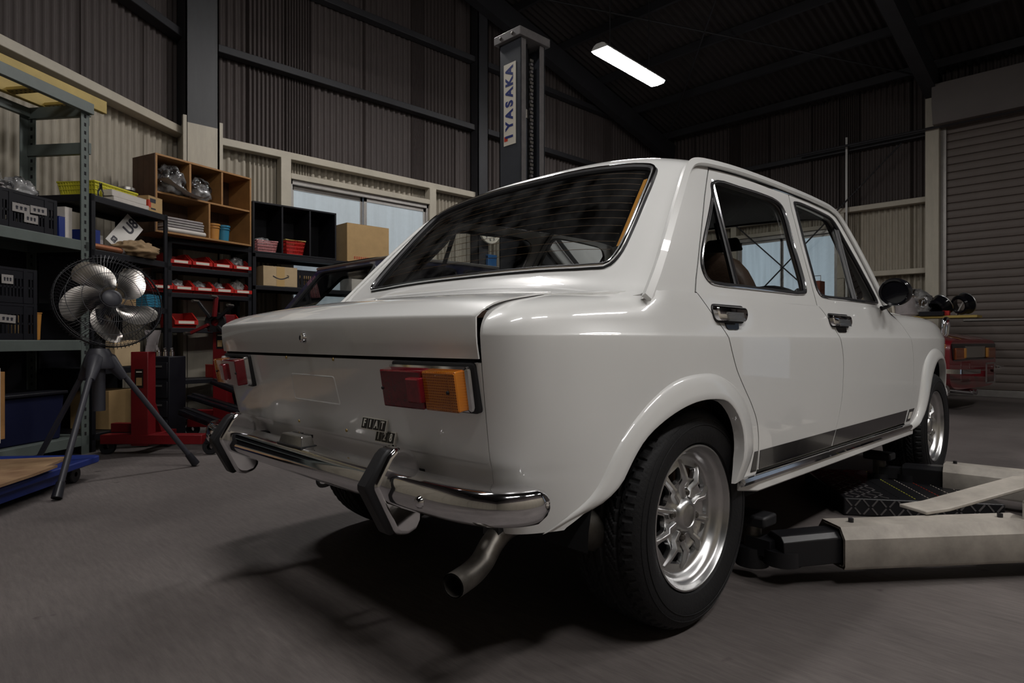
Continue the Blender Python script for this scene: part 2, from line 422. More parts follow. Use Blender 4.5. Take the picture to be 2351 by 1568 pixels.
# steel columns
def hcol(name, x, y, w, d, h, mt, rz=0):
    m = MB(); m.box((0, -w/2+.006, h/2), (d, .012, h)); m.box((0, w/2-.006, h/2), (d, .012, h)); m.box((d/2-.006, 0, h/2), (.012, w, h)); m.box((-d/2+.006, 0, h/2), (.012, w, h))
    o = m.build(name, mt); o.location = (x, y, 0); o.rotation_euler = (0, 0, rz); return struct(o)
hcol('trim_%d' % tn, -4.82, .585, .29, .26, 6, 'column_paint'); tn += 1
struct(MB().bx(-4.72, -4.685, .415, .445, 0, 2.80).build('trim_%d' % tn, 'beige_steel')); tn += 1
struct(MB().bx(-4.72, -4.685, .735, .765, 0, 2.80).build('trim_%d' % tn, 'beige_steel')); tn += 1
hcol('trim_%d' % tn, -4.88, 4.18, .18, .16, 6, 'dark_steel'); tn += 1
# angled wall on the left, heading towards the camera
AW = Vector((-4.70, .32, 0)); ad_ = Vector((.613, -.790, 0)); an = Vector((.790, .613, 0))
rzA = math.atan2(-.790, .613)
p0 = AW-an*.15-ad_*.50
wa = wall_root('wall_angled', p0, rzA)
for k in range(12): add_sheet(wa, k*.68, 0, HT)
for z, mt in ((2.68, 'beige_steel'), (3.585, 'dark_steel'), (4.5, 'dark_steel')):
    o = struct(MB().bx(0, 7.4, .02, .15, z-.035, z+.04).build('trim_%d' % tn, mt, bevel=.006)); o.location = p0; o.rotation_euler = (0, 0, rzA); tn += 1
o = struct(MB().tube([(.12, .17, .0), (.12, .17, 2.74)], .02, 8).build('trim_%d' % tn, 'beige_steel')); o.location = p0; o.rotation_euler = (0, 0, rzA); tn += 1
# back wall
BY = 8.85
wb = wall_root('wall_back', (-5.0, BY, 0), 0)
wx0, wx1 = -3.47, -1.87
for k in range(16):
    x0 = -5+k*.68; x1 = x0+.68
    if x0 >= -.70: add_sheet(wb, x0+5, 4.0, HT); continue
    segs = []
    u = x0
    for c in sorted([wx0, wx1]):
        if u < c < x1: segs.append((u, c)); u = c
    segs.append((u, x1))
    for (u, v) in segs:
        if u >= wx0-.01 and v <= wx1+.01: add_sheet(wb, u+5, 0, .95, v-u); add_sheet(wb, u+5, 2.44, HT, v-u)
        else: add_sheet(wb, u+5, 0, HT, v-u)
for z, x1, mt in ((2.68, -.70, 'beige_steel'), (3.585, -.70, 'dark_steel'), (1.70, -.70, 'beige_steel')):
    for (u, v) in (((-4.9, x1),) if z > 2 else ((-4.9, wx0), (wx1, x1))):
        struct(MB().bx(u, v, 8.70, 8.82, z-.035, z+.04).build('trim_%d' % tn, mt, bevel=.006)); tn += 1
w = wall_root('window_3', (wx0, 8.80, 0), 0); L = wx1-wx0
f = MB(); f.bx(0, L, -.05, .05, 2.38, 2.44); f.bx(0, L, -.05, .05, .95, 1.0); f.bx(0, .03, -.05, .05, .95, 2.44); f.bx(L-.03, L, -.05, .05, .95, 2.44); f.build('window_frame', 'aluminium', w, bevel=.003)
for j in (0, 1):
    s0 = .03+(.70 if j else 0); s1 = .745 if not j else L-.03
    g = MB(); g.bx(s0, s0+.035, -.01, .012, 1.0, 2.38); g.bx(s1-.035, s1, -.01, .012, 1.0, 2.38); g.bx(s0, s1, -.01, .012, 2.34, 2.38); g.bx(s0, s1, -.01, .012, 1.0, 1.05); g.build('window_sash', 'aluminium', w)
    MB().bx(s0+.035, s1-.035, -.003, .003, 1.05, 2.34).build('pane', 'frosted_pane_far', w)
for (x0, x1, z0, z1) in ((wx0-.10, wx0, 0, 2.65), (wx1, wx1+.10, 0, 2.65), (wx0, wx1, 2.44, 2.50)):
    struct(MB().bx(x0, x1, 8.71, 8.82, z0, z1).build('trim_%d' % tn, 'beige_steel', bevel=.005)); tn += 1
# bracing rods, conduit
for a, b in (((-4.3, 8.64, .3), (-1.0, 8.64, 3.5)), ((-4.3, 8.62, 3.5), (-1.0, 8.62, .3))):
    struct(MB().tube([a, b], .011, 6).build('trim_%d' % tn, 'dark_steel')); tn += 1
struct(MB().tube([(-1.72, 8.66, .2), (-1.72, 8.66, 3.75)], .016, 8).build('trim_%d' % tn, 'pvc_white')); tn += 1
# roller shutter
zpaint_mat('post_paint', (.50, .46, .375), (.12, .112, .105), 4.2, .6, .15)
struct(MB().bx(-.705, -.545, 8.60, 8.80, 0, 4.16).build('trim_%d' % tn, 'post_paint', bevel=.006)); tn += 1
sh_ = wall_root('door_1', (-.49, 8.74, 0), 0)
SW = 4.6
pr = [(0, 0), (.012, .006), (.018, .03), (.018, .085), (.012, .098), (.0, .104), (-.006, .104), (-.006, 0)]
sm_ = MB(); sm_.prism([(-q[0], q[1]) for q in pr], 0, SW, Matrix(((0, 0, 1, 0), (1, 0, 0, 0), (0, 1, 0, 0), (0, 0, 0, 1)))); slat_me = sm_.mesh('shutter_slat', 'shutter_paint', 40)
for k in range(34):
    o = link('slat', slat_me, sh_); o.location = (0, 0, .09+k*.104)
MB().bx(0, SW, -.02, .02, 0, .09).build('bottom_rail', 'aluminium', sh_, bevel=.004)
MB().bx(-.055, .01, -.05, .03, 0, 3.6).build('guide_rail', 'aluminium', sh_, bevel=.004)
MB().tube([(.2, -.03, 1.0), (3.0, -.03, 1.0)], .012, 8).build('lock_bar', 'aluminium', sh_); MB().box((1.2, -.035, 1.0), (.12, .03, .05)).build('lock_case', 'gold', sh_) if False else None
MB().box((1.05, -.028, .52), (.13, .01, .028)).build('pull_handle', 'pvc_white', sh_)
hs = MB(); hs.prism([(8.36, 4.12), (8.36, 3.86), (8.42, 3.60), (8.76, 3.60), (8.76, 4.12)], -.58, 4.3, Matrix(((0, 0, 1, 0), (1, 0, 0, 0), (0, 1, 0, 0), (0, 0, 0, 1)))); struct(hs.build('trim_%d' % tn, 'housing_paint', bevel=.006)); tn += 1
struct(MB().tube([(-2.4, 8.55, 3.60), (4.3, 8.55, 3.60)], .018, 8).build('trim_%d' % tn, 'dark_steel')); tn += 1
# walls out of the picture
for nm, a, b in (('wall_right', (5.0, BY), (5.0, -6.0)), ('wall_front', (5.0, -6.0), (-1.0, -6.0))):
    dx, dy = b[0]-a[0], b[1]-a[1]; L = math.hypot(dx, dy); r = wall_root(nm, (*a, 0), math.atan2(dy, dx))
    for k in range(int(L/.68)+1): add_sheet(r, k*.68, 0, HT)
# roof
RS = .24; RIDGE = 1.5; Z0 = 4.42
def zr(y): return Z0+(BY-y)*RS if y > RIDGE else Z0+(BY-RIDGE)*RS-(RIDGE-y)*RS
ce = bpy.data.objects.new('ceiling', None); COL.objects.link(ce); struct(ce)
n = 9*6; vs = []
for k in range(n+1):
    x = .9*k/n; c = math.cos(2*PI*k/6); o_ = .018*math.copysign(min(1, abs(c)*1.6), c)
    vs += [(x, 9.0, zr(9.0)+o_), (x, RIDGE, zr(RIDGE)+o_), (x, -7, zr(-7)+o_)]
fs = [(3*k+j, 3*k+3+j, 3*k+4+j, 3*k+1+j) for k in range(n) for j in (0, 1)]
rme = MB().add(vs, fs).mesh('roof_sheet', 'roof_sheet', 60, fixn=False)
for k in range(14):
    o = link('roof_sheet', rme, ce); o.location = (-5.6+k*.9, 0, 0)
for k, y in enumerate([8.5-.95*i for i in range(16)]):
    struct(MB().box((0, y, zr(y)-.085), (12.6, .05, .11)).build('trim_%d' % tn, 'dark_steel')); tn += 1
for x, w_ in ((-4.72, .14), (-.62, .16), (3.6, .16)):
    for (ya, yb) in ((8.72, RIDGE), (RIDGE, -6)):
        struct(MB().beam((x, ya, zr(ya)-.30), (x, yb, zr(yb)-.30), w_, .30).build('trim_%d' % tn, 'dark_steel')); tn += 1
    if x > -4: struct(MB().bx(x-.08, x+.08, 8.55, 8.78, 4.16 if x < 0 else 0, 4.5).build('trim_%d' % tn, 'dark_steel')); tn += 1
struct(MB().bx(-4.9, 5, 8.66, 8.78, 4.05, 4.30).build('trim_%d' % tn, 'dark_steel')) if False else None
for a, b in (((-4.7, 8.5), (-.7, 4.0)), ((-.7, 8.5), (-4.7, 4.0))):
    struct(MB().tube([(a[0], a[1], zr(a[1])-.2), (b[0], b[1], zr(b[1])-.2)], .012, 6).build('trim_%d' % tn, 'dark_steel')); tn += 1

# ---- ceiling lamps: hanging fluorescent fittings
def fitting(loc, rz, label, strength=1.0, group=None):
    r = thing('ceiling_lamp', label, 'lamp', loc, rz, group)
    h = MB(); h.prism([(-.11, 0), (.11, 0), (.07, .05), (.035, .065), (-.035, .065), (-.07, .05)], -.63, .63, Matrix(((1, 0, 0, 0), (0, 0, 1, 0), (0, 1, 0, 0), (0, 0, 0, 1)))); h.build('reflector', 'lamp_white', r)
    MB().prism([(-.105, -.002), (-.085, -.028), (0, -.036), (.085, -.028), (.105, -.002)], -.625, .625, Matrix(((1, 0, 0, 0), (0, 0, 1, 0), (0, 1, 0, 0), (0, 0, 0, 1)))).build('diffuser', 'lamp_glow', r)
    for s in (-.42, .42): MB().tube([(0, s, .06), (0, s, max(.2, zr(loc[1]+s)-loc[2]-.1))], .006, 6).build('hanger', 'dark_steel', r)
    return r
fitting((-2.81, 4.72, 3.95), .05, 'lit fluorescent ceiling lamp hanging above the tall lift post')
for i, (x, y, w_) in enumerate(LAMPS):
    fitting((x, y, 3.95), 0, 'lit fluorescent ceiling lamp outside the picture, '+w_, group='ceiling lamps above the picture')
# ================================================================== white saloon car
mat('white_paint', (.76, .76, .745), .32, coat=1.0, coatr=.02, noise=.03, nscale=3)
mat('chrome', (.82, .82, .84), .07, 1.0, noise=.12, nscale=30)
mat('dull_alloy', (.62, .62, .62), .3, 1.0, noise=.15, nscale=20)
mat('lamp_alloy', (.55, .54, .52), .32, 1.0, noise=.2, nscale=60)
mat('black_rubber', (.012, .012, .014), .5)
mat('tyre_rubber', (.011, .011, .012), .6, bump=.15, bscale=120, spec=.3)
mat('black_gloss', (.006, .006, .008), .14, coat=.25, spec=.35)
mat('black_matt', (.010, .010, .012), .75)
mat('under_black', (.006, .006, .007), .9)
mat('brown_vinyl', (.055, .030, .018), .55, bump=.2, bscale=90)
mat('red_lens', (.15, .003, .010), .10, coat=1, noise=.25, nscale=60)
mat('red_lens_pale', (.24, .007, .018), .14, coat=1, noise=.35, nscale=90)
mat('gold', (.5, .36, .14), .4, .8)
mat('heater_line', (.20, .11, .05), .5)
mat('amber_strip', (.55, .25, .02), .4)
mat('exhaust_steel', (.20, .185, .165), .42, .9, noise=.5, nscale=25)
mat('silver_print', (.72, .70, .64), .45, .3)
glass_mat('car_glass', (.90, .92, .91), 1.42)
glass_mat('rear_glass', (.86, .88, .88), 1.45, extra=.03)
glass_mat('mirror_face', (0, 0, 0), 30)
def amber_material():
    m = mat('amber_lens', (.62, .19, .008), .12, coat=1); nt = m.node_tree; b = nt.nodes['Principled BSDF']
    tc = nt.nodes.new('ShaderNodeTexCoord')
    bp = nt.nodes.new('ShaderNodeBump'); bp.inputs['Strength'].default_value = .6; bp.inputs['Distance'].default_value = .002
    add = nt.nodes.new('ShaderNodeMath'); add.operation = 'MAXIMUM'
    for i, ax in enumerate('XZ'):
        w = nt.nodes.new('ShaderNodeTexWave'); w.bands_direction = ax; w.inputs['Scale'].default_value = 60; nt.links.new(tc.outputs['Object'], w.inputs['Vector']); nt.links.new(w.outputs['Fac'], add.inputs[i])
    rp = nt.nodes.new('ShaderNodeValToRGB'); rp.color_ramp.elements[0].color = (.30, .065, .002, 1); rp.color_ramp.elements[1].color = (.55, .17, .006, 1)
    rp.color_ramp.elements[0].position = .35
    nt.links.new(add.outputs[0], bp.inputs['Height']); nt.links.new(bp.outputs['Normal'], b.inputs['Normal'])
    nt.links.new(add.outputs[0], rp.inputs[0]); nt.links.new(rp.outputs[0], b.inputs['Base Color'])
amber_material()

CAR = thing('saloon_car', 'white four-door classic saloon car with chrome rear bumper in the foreground', 'car')

# ---- lower body surface: plan outline and vertical profiles
_plan = catmull([(0, -.700), (.2, -.699), (.4, -.694), (.55, -.686), (.62, -.679), (.66, -.667), (.695, -.640), (.72, -.60), (.738, -.53), (.75, -.42),
                 (.758, -.25), (.762, 0), (.763, .5), (.763, 1.2), (.763, 1.8), (.758, 2.2), (.745, 2.45), (.715, 2.68), (.67, 2.88), (.62, 3.0), (.55, 3.06), (.3, 3.09), (0, 3.10)], 40)
_plan[0, 0] = 0
_ps = np.concatenate([[0], np.cumsum(np.linalg.norm(np.diff(_plan, axis=0), axis=1))])
_tan = np.gradient(_plan, _ps, axis=0); _tan /= np.linalg.norm(_tan, axis=1)[:, None]
_k = np.ones(41)/41
for _c in (0, 1):
    _tan[:, _c] = np.convolve(np.pad(_tan[:, _c], 20, mode='edge'), _k, 'valid')
_tan[0] = (1, 0); _tan /= np.linalg.norm(_tan, axis=1)[:, None]
_sidei = (_ps > np.interp(-.69, [-1, 0], [0, 0])) & (_plan[:, 0] > .69)
def s_of_y(y):
    i = np.where(_plan[:, 0] > .70)[0]; a, b = i[0], i[-1]
    return np.interp(y, _plan[a:b+1, 1], _ps[a:b+1])
def s_of_x(x):
    b = np.argmax(_plan[:, 0] > .69)
    return np.interp(x, _plan[:b+1, 0], _ps[:b+1])
S_END = _ps[-1]
def sm(x, a, b):
    t = np.clip((x-a)/(b-a), 0, 1); return t*t*(3-2*t)
_t = [.28, .36, .45, .55, .65, .715, .741, .751, .77, .80, .825, .845, .87, .90, .93, .96]
_droll = pchip(_t, [.022, .014, .007, .0025, .0008, .0, .0006, .0045, .0115, .021, .032, .046, .070, .100, .130, .160])
_zroll = pchip(_t, [.28, .36, .45, .55, .65, .715, .741, .751, .77, .80, .8220, .8365, .8480, .8550, .8590, .860])
_ddoor = pchip(_t, [.022, .014, .007, .0025, .0008, .0, .0006, .0045, .0100, .0175, .0235, .0290, .0365, .045, .054, .063])
_zdoor = pchip(_t, _t)
_drear = pchip([.28, .36, .45, .484, .492, .508, .60, .686, .72, .741, .751, .77, .80, .825, .845, .87, .90, .93, .96],
               [.122, .097, .068, .060, .053, .049, .029, .012, .006, .003, .0025, .0035, .010, .024, .042, .070, .10, .13, .16])
_ztop = pchip([-1, -.70, -.679, -.666, -.64, -.59, -.54, -.476, -.33, -.196, -.05, 1.5, 1.9, 2.4, 2.8, 3.2], [.772, .773, .779, .791, .804, .8155, .8225, .830, .841, .851, .8595, .8595, .862, .858, .835, .80])
def Lmap(s, t):
    sg = np.where(s < 0, -1., 1.); a = np.abs(s)
    x = np.interp(a, _ps, _plan[:, 0]); y = np.interp(a, _ps, _plan[:, 1]); tx = np.interp(a, _ps, _tan[:, 0]); ty = np.interp(a, _ps, _tan[:, 1])
    nx, ny = ty, -tx
    side = np.where(x > .69, 1., 0.)
    wr = np.where(y < .5, 1-sm(a, s_of_x(.60), s_of_y(-.40)), 0)
    wf = np.where(y > 1.5, sm(y, 2.85, 3.04), 0)
    wroll = np.clip(np.where(y < 1, 1-sm(y, -.27, -.13), sm(y, 1.55, 1.75)), 0, 1)
    d = _droll(t)*wroll+_ddoor(t)*(1-wroll); z = _zroll(t)*wroll+_zdoor(t)*(1-wroll)
    d = d*(1-wr)+_drear(t)*wr
    g = (_ztop(np.where(y < .5, y-ny*d, y))-.74)/(.8595-.74); z = np.where(t > .74, .74+(z-.74)*(1+(g-1)*wroll), z)
    return np.stack([sg*(x-nx*d), y-ny*d, z], -1)
def L2(y, t): return Lmap(s_of_y(y), t)
def yt(pts): return [(float(s_of_y(p[0])), p[1]) for p in pts]

S_SEAM = float(s_of_x(.652))
flareR_o = catmull([(-.535, .350), (-.468, .393), (-.428, .425), (-.38, .491), (-.329, .545), (-.248, .600), (-.159, .636), (-.054, .648), (.034, .643), (.129, .608), (.191, .562), (.234, .491), (.246, .44), (.232, .390), (.205, .355)], 4)
flareR_i = catmull([(-.468, .362), (-.432, .384), (-.366, .431), (-.334, .475), (-.294, .516), (-.217, .555), (-.11, .583), (-.017, .588), (.065, .576), (.123, .535), (.152, .49), (.164, .442), (.160, .395), (.148, .350)], 4)
flareF_o = catmull([(1.82, .335), (1.93, .372), (1.976, .402), (2.004, .484), (2.018, .560), (2.060, .630), (2.15, .674), (2.255, .690), (2.38, .684), (2.50, .655), (2.60, .605), (2.67, .53), (2.71, .44), (2.72, .36)], 4)
flareF_i = catmull([(1.86, .322), (1.95, .345), (2.03, .398), (2.085, .477), (2.12, .54), (2.18, .595), (2.25, .630), (2.33, .640), (2.44, .630), (2.54, .595), (2.61, .535), (2.65, .46), (2.665, .40), (2.67, .36)], 4)
def midline(o, i, k=.35):
    n = 40
    def rs(P):
        s = np.concatenate([[0], np.cumsum(np.linalg.norm(np.diff(P, axis=0), axis=1))]); q = np.linspace(0, s[-1], n)
        return np.stack([np.interp(q, s, P[:, 0]), np.interp(q, s, P[:, 1])], 1)
    return rs(o), rs(i), rs(o)*(1-k)+rs(i)*k
_, _, cutR = midline(flareR_o, flareR_i, .6); _, _, cutF = midline(flareF_o, flareF_i, .6)

seamC = [(-.012, .852), (.023, .816), (.060, .780), (.087, .75), (.112, .70), (.14, .653), (.184, .603), (.229, .555), (.262, .510), (.278, .466), (.284, .42), (.286, .367)]
seamB = [(.779, .852), (.80, .845), (.84, .815), (.875, .785), (.901, .757), (.928, .71), (.944, .658), (.943, .59), (.931, .512), (.900, .44), (.862, .367)]
seamF = [(1.605, .870), (1.66, .85), (1.74, .80), (1.795, .757), (1.830, .70), (1.852, .64), (1.856, .577), (1.843, .50), (1.807, .425), (1.765, .367)]
seamC = catmull(seamC, 4).tolist(); seamB = catmull(seamB, 4).tolist(); seamF = catmull(seamF, 4).tolist()
def sh(seam, dy): return [(p[0]+dy, p[1]) for p in seam]
BELT = .852
cre = [.715, .735, .741, .746, .751, .757]
# rear panel
P = Panel(); P.patch(Lmap, [(-S_SEAM+.001, .345), (S_SEAM-.001, .345), (S_SEAM-.001, .689), (-S_SEAM+.001, .689)], d=.02, extra=[.484, .488, .492])
rear_panel = P.build('rear_panel', 'white_paint', CAR)
for s in (1, -1):
    m = s < 0
    P = Panel()
    q = [(S_SEAM+.0015, .345), (float(s_of_y(-.50)), .352)]+yt(cutR)+[(float(s_of_y(.20)), .355), (float(s_of_y(.282)), .357)]+yt(seamC[::-1])
    q += [(float(s_of_y(-.10)), .852), (float(s_of_y(-.17)), .853), (float(s_of_y(-.225)), .870), (float(s_of_y(-.28)), .915), (float(s_of_y(-.55)), .915), (S_SEAM+.0015, .915)]
    P.patch(Lmap, q, d=.016, extra=cre, mirror=m, flange=.0035)
    P.build('quarter_panel', 'white_paint', CAR)
    P = Panel()
    q = yt(sh(seamF, .0016)[::-1])[:0]
    q = [(float(s_of_y(1.765+.005)), .357)]+[(float(s_of_y(1.80)), .350)]+yt(cutF)+[(float(s_of_y(2.74)), .34), (float(s_of_y(2.9)), .34), (S_END-.001, .34), (S_END-.001, .93), (float(s_of_y(2.9)), .95), (float(s_of_y(1.60)), .95)]+yt(sh(seamF, .0016))
    P.patch(Lmap, q, d=.022, extra=cre, mirror=m, flange=.0035)
    P.build('front_fender', 'white_paint', CAR)

# ---- greenhouse side surface
def xu(y, z):
    q = (z-.85)/.4
    return .733-.113*q-.022*q*q-.010*((y-.65)/.75)**2
def Umap(y, z): return np.stack([xu(y, z), y, z], -1)
gutter = catmull([(-.238, .828), (-.160, .906), (-.102, .969), (.031, 1.109), (.14, 1.214), (.178, 1.238), (.222, 1.252), (.318, 1.264), (.496, 1.276), (.86, 1.284), (1.167, 1.284), (1.33, 1.277), (1.385, 1.262), (1.415, 1.232), (1.439, 1.195), (1.501, 1.079), (1.569, .947), (1.60, .885)], 6)
winR = roundpoly([(.036, .880), (.705, .884), (.785, 1.214), (.305, 1.220), (.052, .930)], [.05, .03, .05, .05, .05], 6)
winR = catmull([(.255, 1.162), (.272, 1.193), (.318, 1.213), (.46, 1.219), (.623, 1.223), (.735, 1.218), (.768, 1.203), (.772, 1.170), (.743, 1.065), (.733, .986), (.722, .916), (.708, .892), (.675, .884), (.481, .881), (.263, .880), (.12, .880), (.082, .884), (.063, .898), (.058, .922), (.068, .948), (.104, .996), (.177, 1.075)], 3, True)
winF = catmull([(.900, 1.212), (.915, 1.238), (.950, 1.247), (1.05, 1.248), (1.202, 1.243), (1.298, 1.233), (1.330, 1.208), (1.360, 1.150), (1.415, 1.062), (1.471, .975), (1.515, .905), (1.512, .890), (1.490, .886), (1.348, .885), (1.077, .884), (.860, .884), (.832, .892), (.820, .912), (.828, .982), (.843, 1.055), (.872, 1.14)], 3, True)
upC = [(-.008, .852), (.014, .89), (.085, .99), (.145, 1.07), (.204, 1.146), (.255, 1.205), (.292, 1.246)]
upB = [(.779, .852), (.784, .904), (.797, .991), (.817, 1.081), (.858, 1.203), (.893, 1.268)]
upA = [(1.32, 1.268), (1.375, 1.252), (1.405, 1.222), (1.43, 1.180), (1.49, 1.065), (1.555, .940), (1.59, .875), (1.605, .866)]
for s in (1, -1):
    m = s < 0
    # fixed C pillar outer skin
    P = Panel(); gl = [tuple(p) for p in gutter if p[0] < .31 and p[1] < 1.27]
    P.patch(Umap, [(-.225, .828), (-.014, .836)]+[(a-.003, b) for a, b in upC]+[(.30, 1.262)]+gl[::-1], d=.02, mirror=m)
    P.build('pillar_skin', 'white_paint', CAR)
    # rear door
    P = Panel()
    q = yt(sh(seamC, .0045))+[(float(s_of_y(.30)), .367)]+yt(sh(seamB, -.0024)[::-1])
    P.patch(Lmap, q[::-1], d=.016, extra=cre, mirror=m, flange=.0035)
    P.patch(Umap, [(-.004, .848), (.776, .848)]+[(a-.0025, b) for a, b in upB]+[(.72, 1.262), (.5, 1.262), (.36, 1.254), (.297, 1.247)]+[(a+.0025, b) for a, b in upC[::-1]], [winR], d=.016, mirror=m, flange=.02)
    dr = P.build('rear_door', 'white_paint', CAR)
    # front door
    P = Panel()
    q = yt(sh(seamB, .0024))+yt(sh(seamF, -.0016)[::-1])
    P.patch(Lmap, q[::-1], d=.016, extra=cre, mirror=m, flange=.0035)
    P.patch(Umap, [(.784, .848), (1.20, .848), (1.60, .862)]+upA[::-1][1:]+[(1.1, 1.272), (.898, 1.270)]+[(a+.0035, b) for a, b in upB[::-1]], [winF], d=.016, mirror=m, flange=.02)
    df = P.build('front_door', 'white_paint', CAR)
    # glass, rubbers, vent bars
    for D, win, vb, hy in ((dr, winR, ((.290, 1.212), (.236, .884)), (.043, .215)), (df, winF, ((1.338, 1.20), (1.228, .888)), (.852, 1.045))):
        P = Panel(); P.patch(Umap, inset(win, .001), d=.05, mirror=m, off=-.012, flange=0); P.build('window_glass', 'car_glass', D)
        pt = lambda y, z, o: (s*(float(xu(y, z))+o), y, z)
        mb = MB(); mb.tube([pt(y, z, -.002) for y, z in inset(win, .003)], .0075, 6, True); mb.build('window_rubber', 'black_rubber', D)
        mb = MB(); mb.tube([pt(y, z, .003) for y, z in inset(win, .0005)], .0026, 6, True); mb.build('window_trim', 'chrome', D)
        mb = MB(); mb.beam(pt(*vb[0], -.009), pt(*vb[1], -.009), .016, .013); b_ = mb.build('vent_bar', 'black_rubber', D)
        mb = MB(); mb.beam(pt(*vb[0], -.001), pt(*vb[1], -.001), .006, .005); mb.build('vent_bar_trim', 'chrome' if D is dr else 'black_rubber', D)
        # handle: chrome frame with ribbed paddle
        y0, y1 = hy; zc = .803; tl = lambda y, z, o: Vector((s*(float(L2(np.array([y]), np.array([z]))[0][0])+o), y, z))
        fr = MB()
        base = roundpoly([(y0, zc-.022), (y1-.02, zc-.022), (y1, zc-.004), (y1, zc+.021), (y0, zc+.021)], [.018, .02, .012, .014, .014], 4)
        vs = [tl(y, z, .0) for y, z in base]+[tl(y, z, .014) for y, z in inset(base, .003)]+[tl(y, z, .017) for y, z in inset(base, .008)]
        n = len(base); fs = []
        for k in (0, 1): fs += [(k*n+i, k*n+(i+1) % n, (k+1)*n+(i+1) % n, (k+1)*n+i) for i in range(n)]
        fs.append(tuple(2*n+i for i in range(n))); fr.add(vs, fs)
        h = fr.build('door_handle', 'chrome', D, angle=40)
        rb = MB()
        for k in range(7):
            z = zc-.019+k*.0035; rb.beam(tl(y0+.045, z, .0185), tl(y1-.04, z, .0185), .0045, .0026)
        rb.build('handle_ribs', 'dull_alloy', h) if False else rb.build('handle_paddle', 'dull_alloy', D)
        gk = MB(); gk.prism([(p[0], p[1]) for p in inset(base, -.003)], 0, .003)
        gk.v = [tuple(tl(a, b, c)) for a, b, c in gk.v]; gk.build('handle_gasket', 'black_rubber', D)
        sc_ = MB(); sc_.v = []; cup = roundpoly([(y0+.055, zc-.042), (y1-.05, zc-.042), (y1-.045, zc-.012), (y0+.048, zc-.012)], .012, 4)
        sc_.prism([(p[0], p[1]) for p in cup], -.004, .0025); sc_.v = [tuple(tl(a, b, c)) for a, b, c in sc_.v]; sc_.build('handle_recess', 'black_gloss', D)
    # black lower stripe on the doors and fender
    for nm, D, a, b in (('stripe', dr, .296, .866), ('stripe', df, .872, 1.757)):
        P = Panel(); top = .4215
        e0 = .010 if a < .5 else 0.012
        q = yt([(a, .3685), (b-.005, .3685), (b+.025, top), (a+(.0 if a < .5 else .026), top)])
        P.patch(Lmap, q, d=.02, mirror=m, off=.0012, flange=.0012); P.build(nm, 'black_gloss', D)
    P = Panel(); P.patch(Lmap, yt([(1.775, .3685), (1.835, .3685), (1.90, .4215), (1.815, .4215)]), d=.02, mirror=m, off=.0012, flange=.0012); st = P.build('stripe', 'black_gloss', CAR)
    P = Panel(); P.patch(Lmap, yt([(1.800, .380), (1.838, .380), (1.868, .408), (1.822, .408)]), d=.02, mirror=m, off=.002, flange=.001); P.build('stripe_emblem', 'silver_print', CAR)
    P = Panel(); P.patch(Lmap, yt([(.245, .365), (.281, .365), (.282, .4215), (.262, .4215)]), d=.02, mirror=m, off=.0012, flange=.0012); P.build('stripe', 'black_gloss', CAR)
    # sill and chrome rocker strip
    mb = MB(); mb.sweep([(s*.732, .205, .328), (s*.738, .30, .325), (s*.740, 1.0, .324), (s*.738, 1.90, .322)], scale=[.45, 1, 1, 1], sec= [(-.04, -.025), (.010, -.022), (.012, .03), (-.03, .035)] if s > 0 else [(.04, -.025), (-.010, -.022), (-.012, .03), (.03, .035)]); mb.build('sill', 'white_paint', CAR, bevel=.004)
    mb = MB(); sec = [(.0, -.014), (.010, -.010), (.015, 0), (.011, .009), (.0, .013)]
    if s < 0: sec = [(-a, b) for a, b in sec]
    mb.sweep([(s*.746, .195, .345), (s*.747, .9, .344), (s*.747, 1.84, .342)], sec); mb.build('rocker_trim', 'chrome', CAR)
    # rain gutter
    gp = [(s*(float(xu(y, z))+.010), y, z) for y, z in gutter]
    mb = MB(); mb.sweep(gp, [(-.012, -.006), (.008, -.006), (.011, .0), (.008, .006), (-.012, .008)] if True else 0, ups=[(s*.8, 0, .6)]*len(gp)); mb.build('rain_gutter', 'white_paint', CAR)
    # flares
    def flare(o, i, tuck):
        O, I, Mm = midline(o, i, .5); n = len(O); rows = []
        bx = lambda p: float(L2(np.array([p[0]]), np.array([p[1]]))[0][0])
        c = np.array([(O[0][0]+O[-1][0])/2, .3])
        mx = lambda p: bx(p)
        fade = [min(1, min(k, n-1-k)/3) for k in range(n)]
        def row(t, o_, dn):
            return [(s*(mx(O[k])+o_*(.35+.65*fade[k])), *(O[k]*(1-t)+I[k]*t+(I[k]-O[k])/(np.linalg.norm(I[k]-O[k])+1e-9)*dn)) for k in range(n)]
        rows = [row(-.08, -.003, 0), row(.0, .003, 0), row(.10, .0075, 0), row(.35, .0115, 0), row(.7, .0150, 0), row(.95, .0165, 0), row(1, .0150, 0), row(1.015, .010, 0), row(1.02, -.002, .001), row(1.02, -tuck, .002)]
        vs = [v for r in rows for v in r]; fs = [(a*n+k, a*n+k+1, (a+1)*n+k+1, (a+1)*n+k) for a in range(len(rows)-1) for k in range(n-1)]
        MB().add(vs, fs).build('wheel_arch_flare', 'white_paint', CAR, angle=50)
    flare(flareR_o, flareR_i, .012); flare(flareF_o, flareF_i, .014)

for s in (1, -1):  # black tubes behind the door gaps stand in for their shade
    for sm_, nm in ((seamC, 'C'), (seamB, 'B'), (seamF, 'F')):
        MB().tube([(s*(float(L2(np.array([a]), np.array([b]))[0][0])-.0052), a+(.002 if nm == 'C' else 0), b) for a, b in sm_], .0042, 6).build('seam_dark', 'under_black', CAR)
    for up in (upC, upB):
        MB().tube([(s*(float(xu(a, b))-.0052), a, b) for a, b in up], .0042, 6).build('seam_dark', 'under_black', CAR)
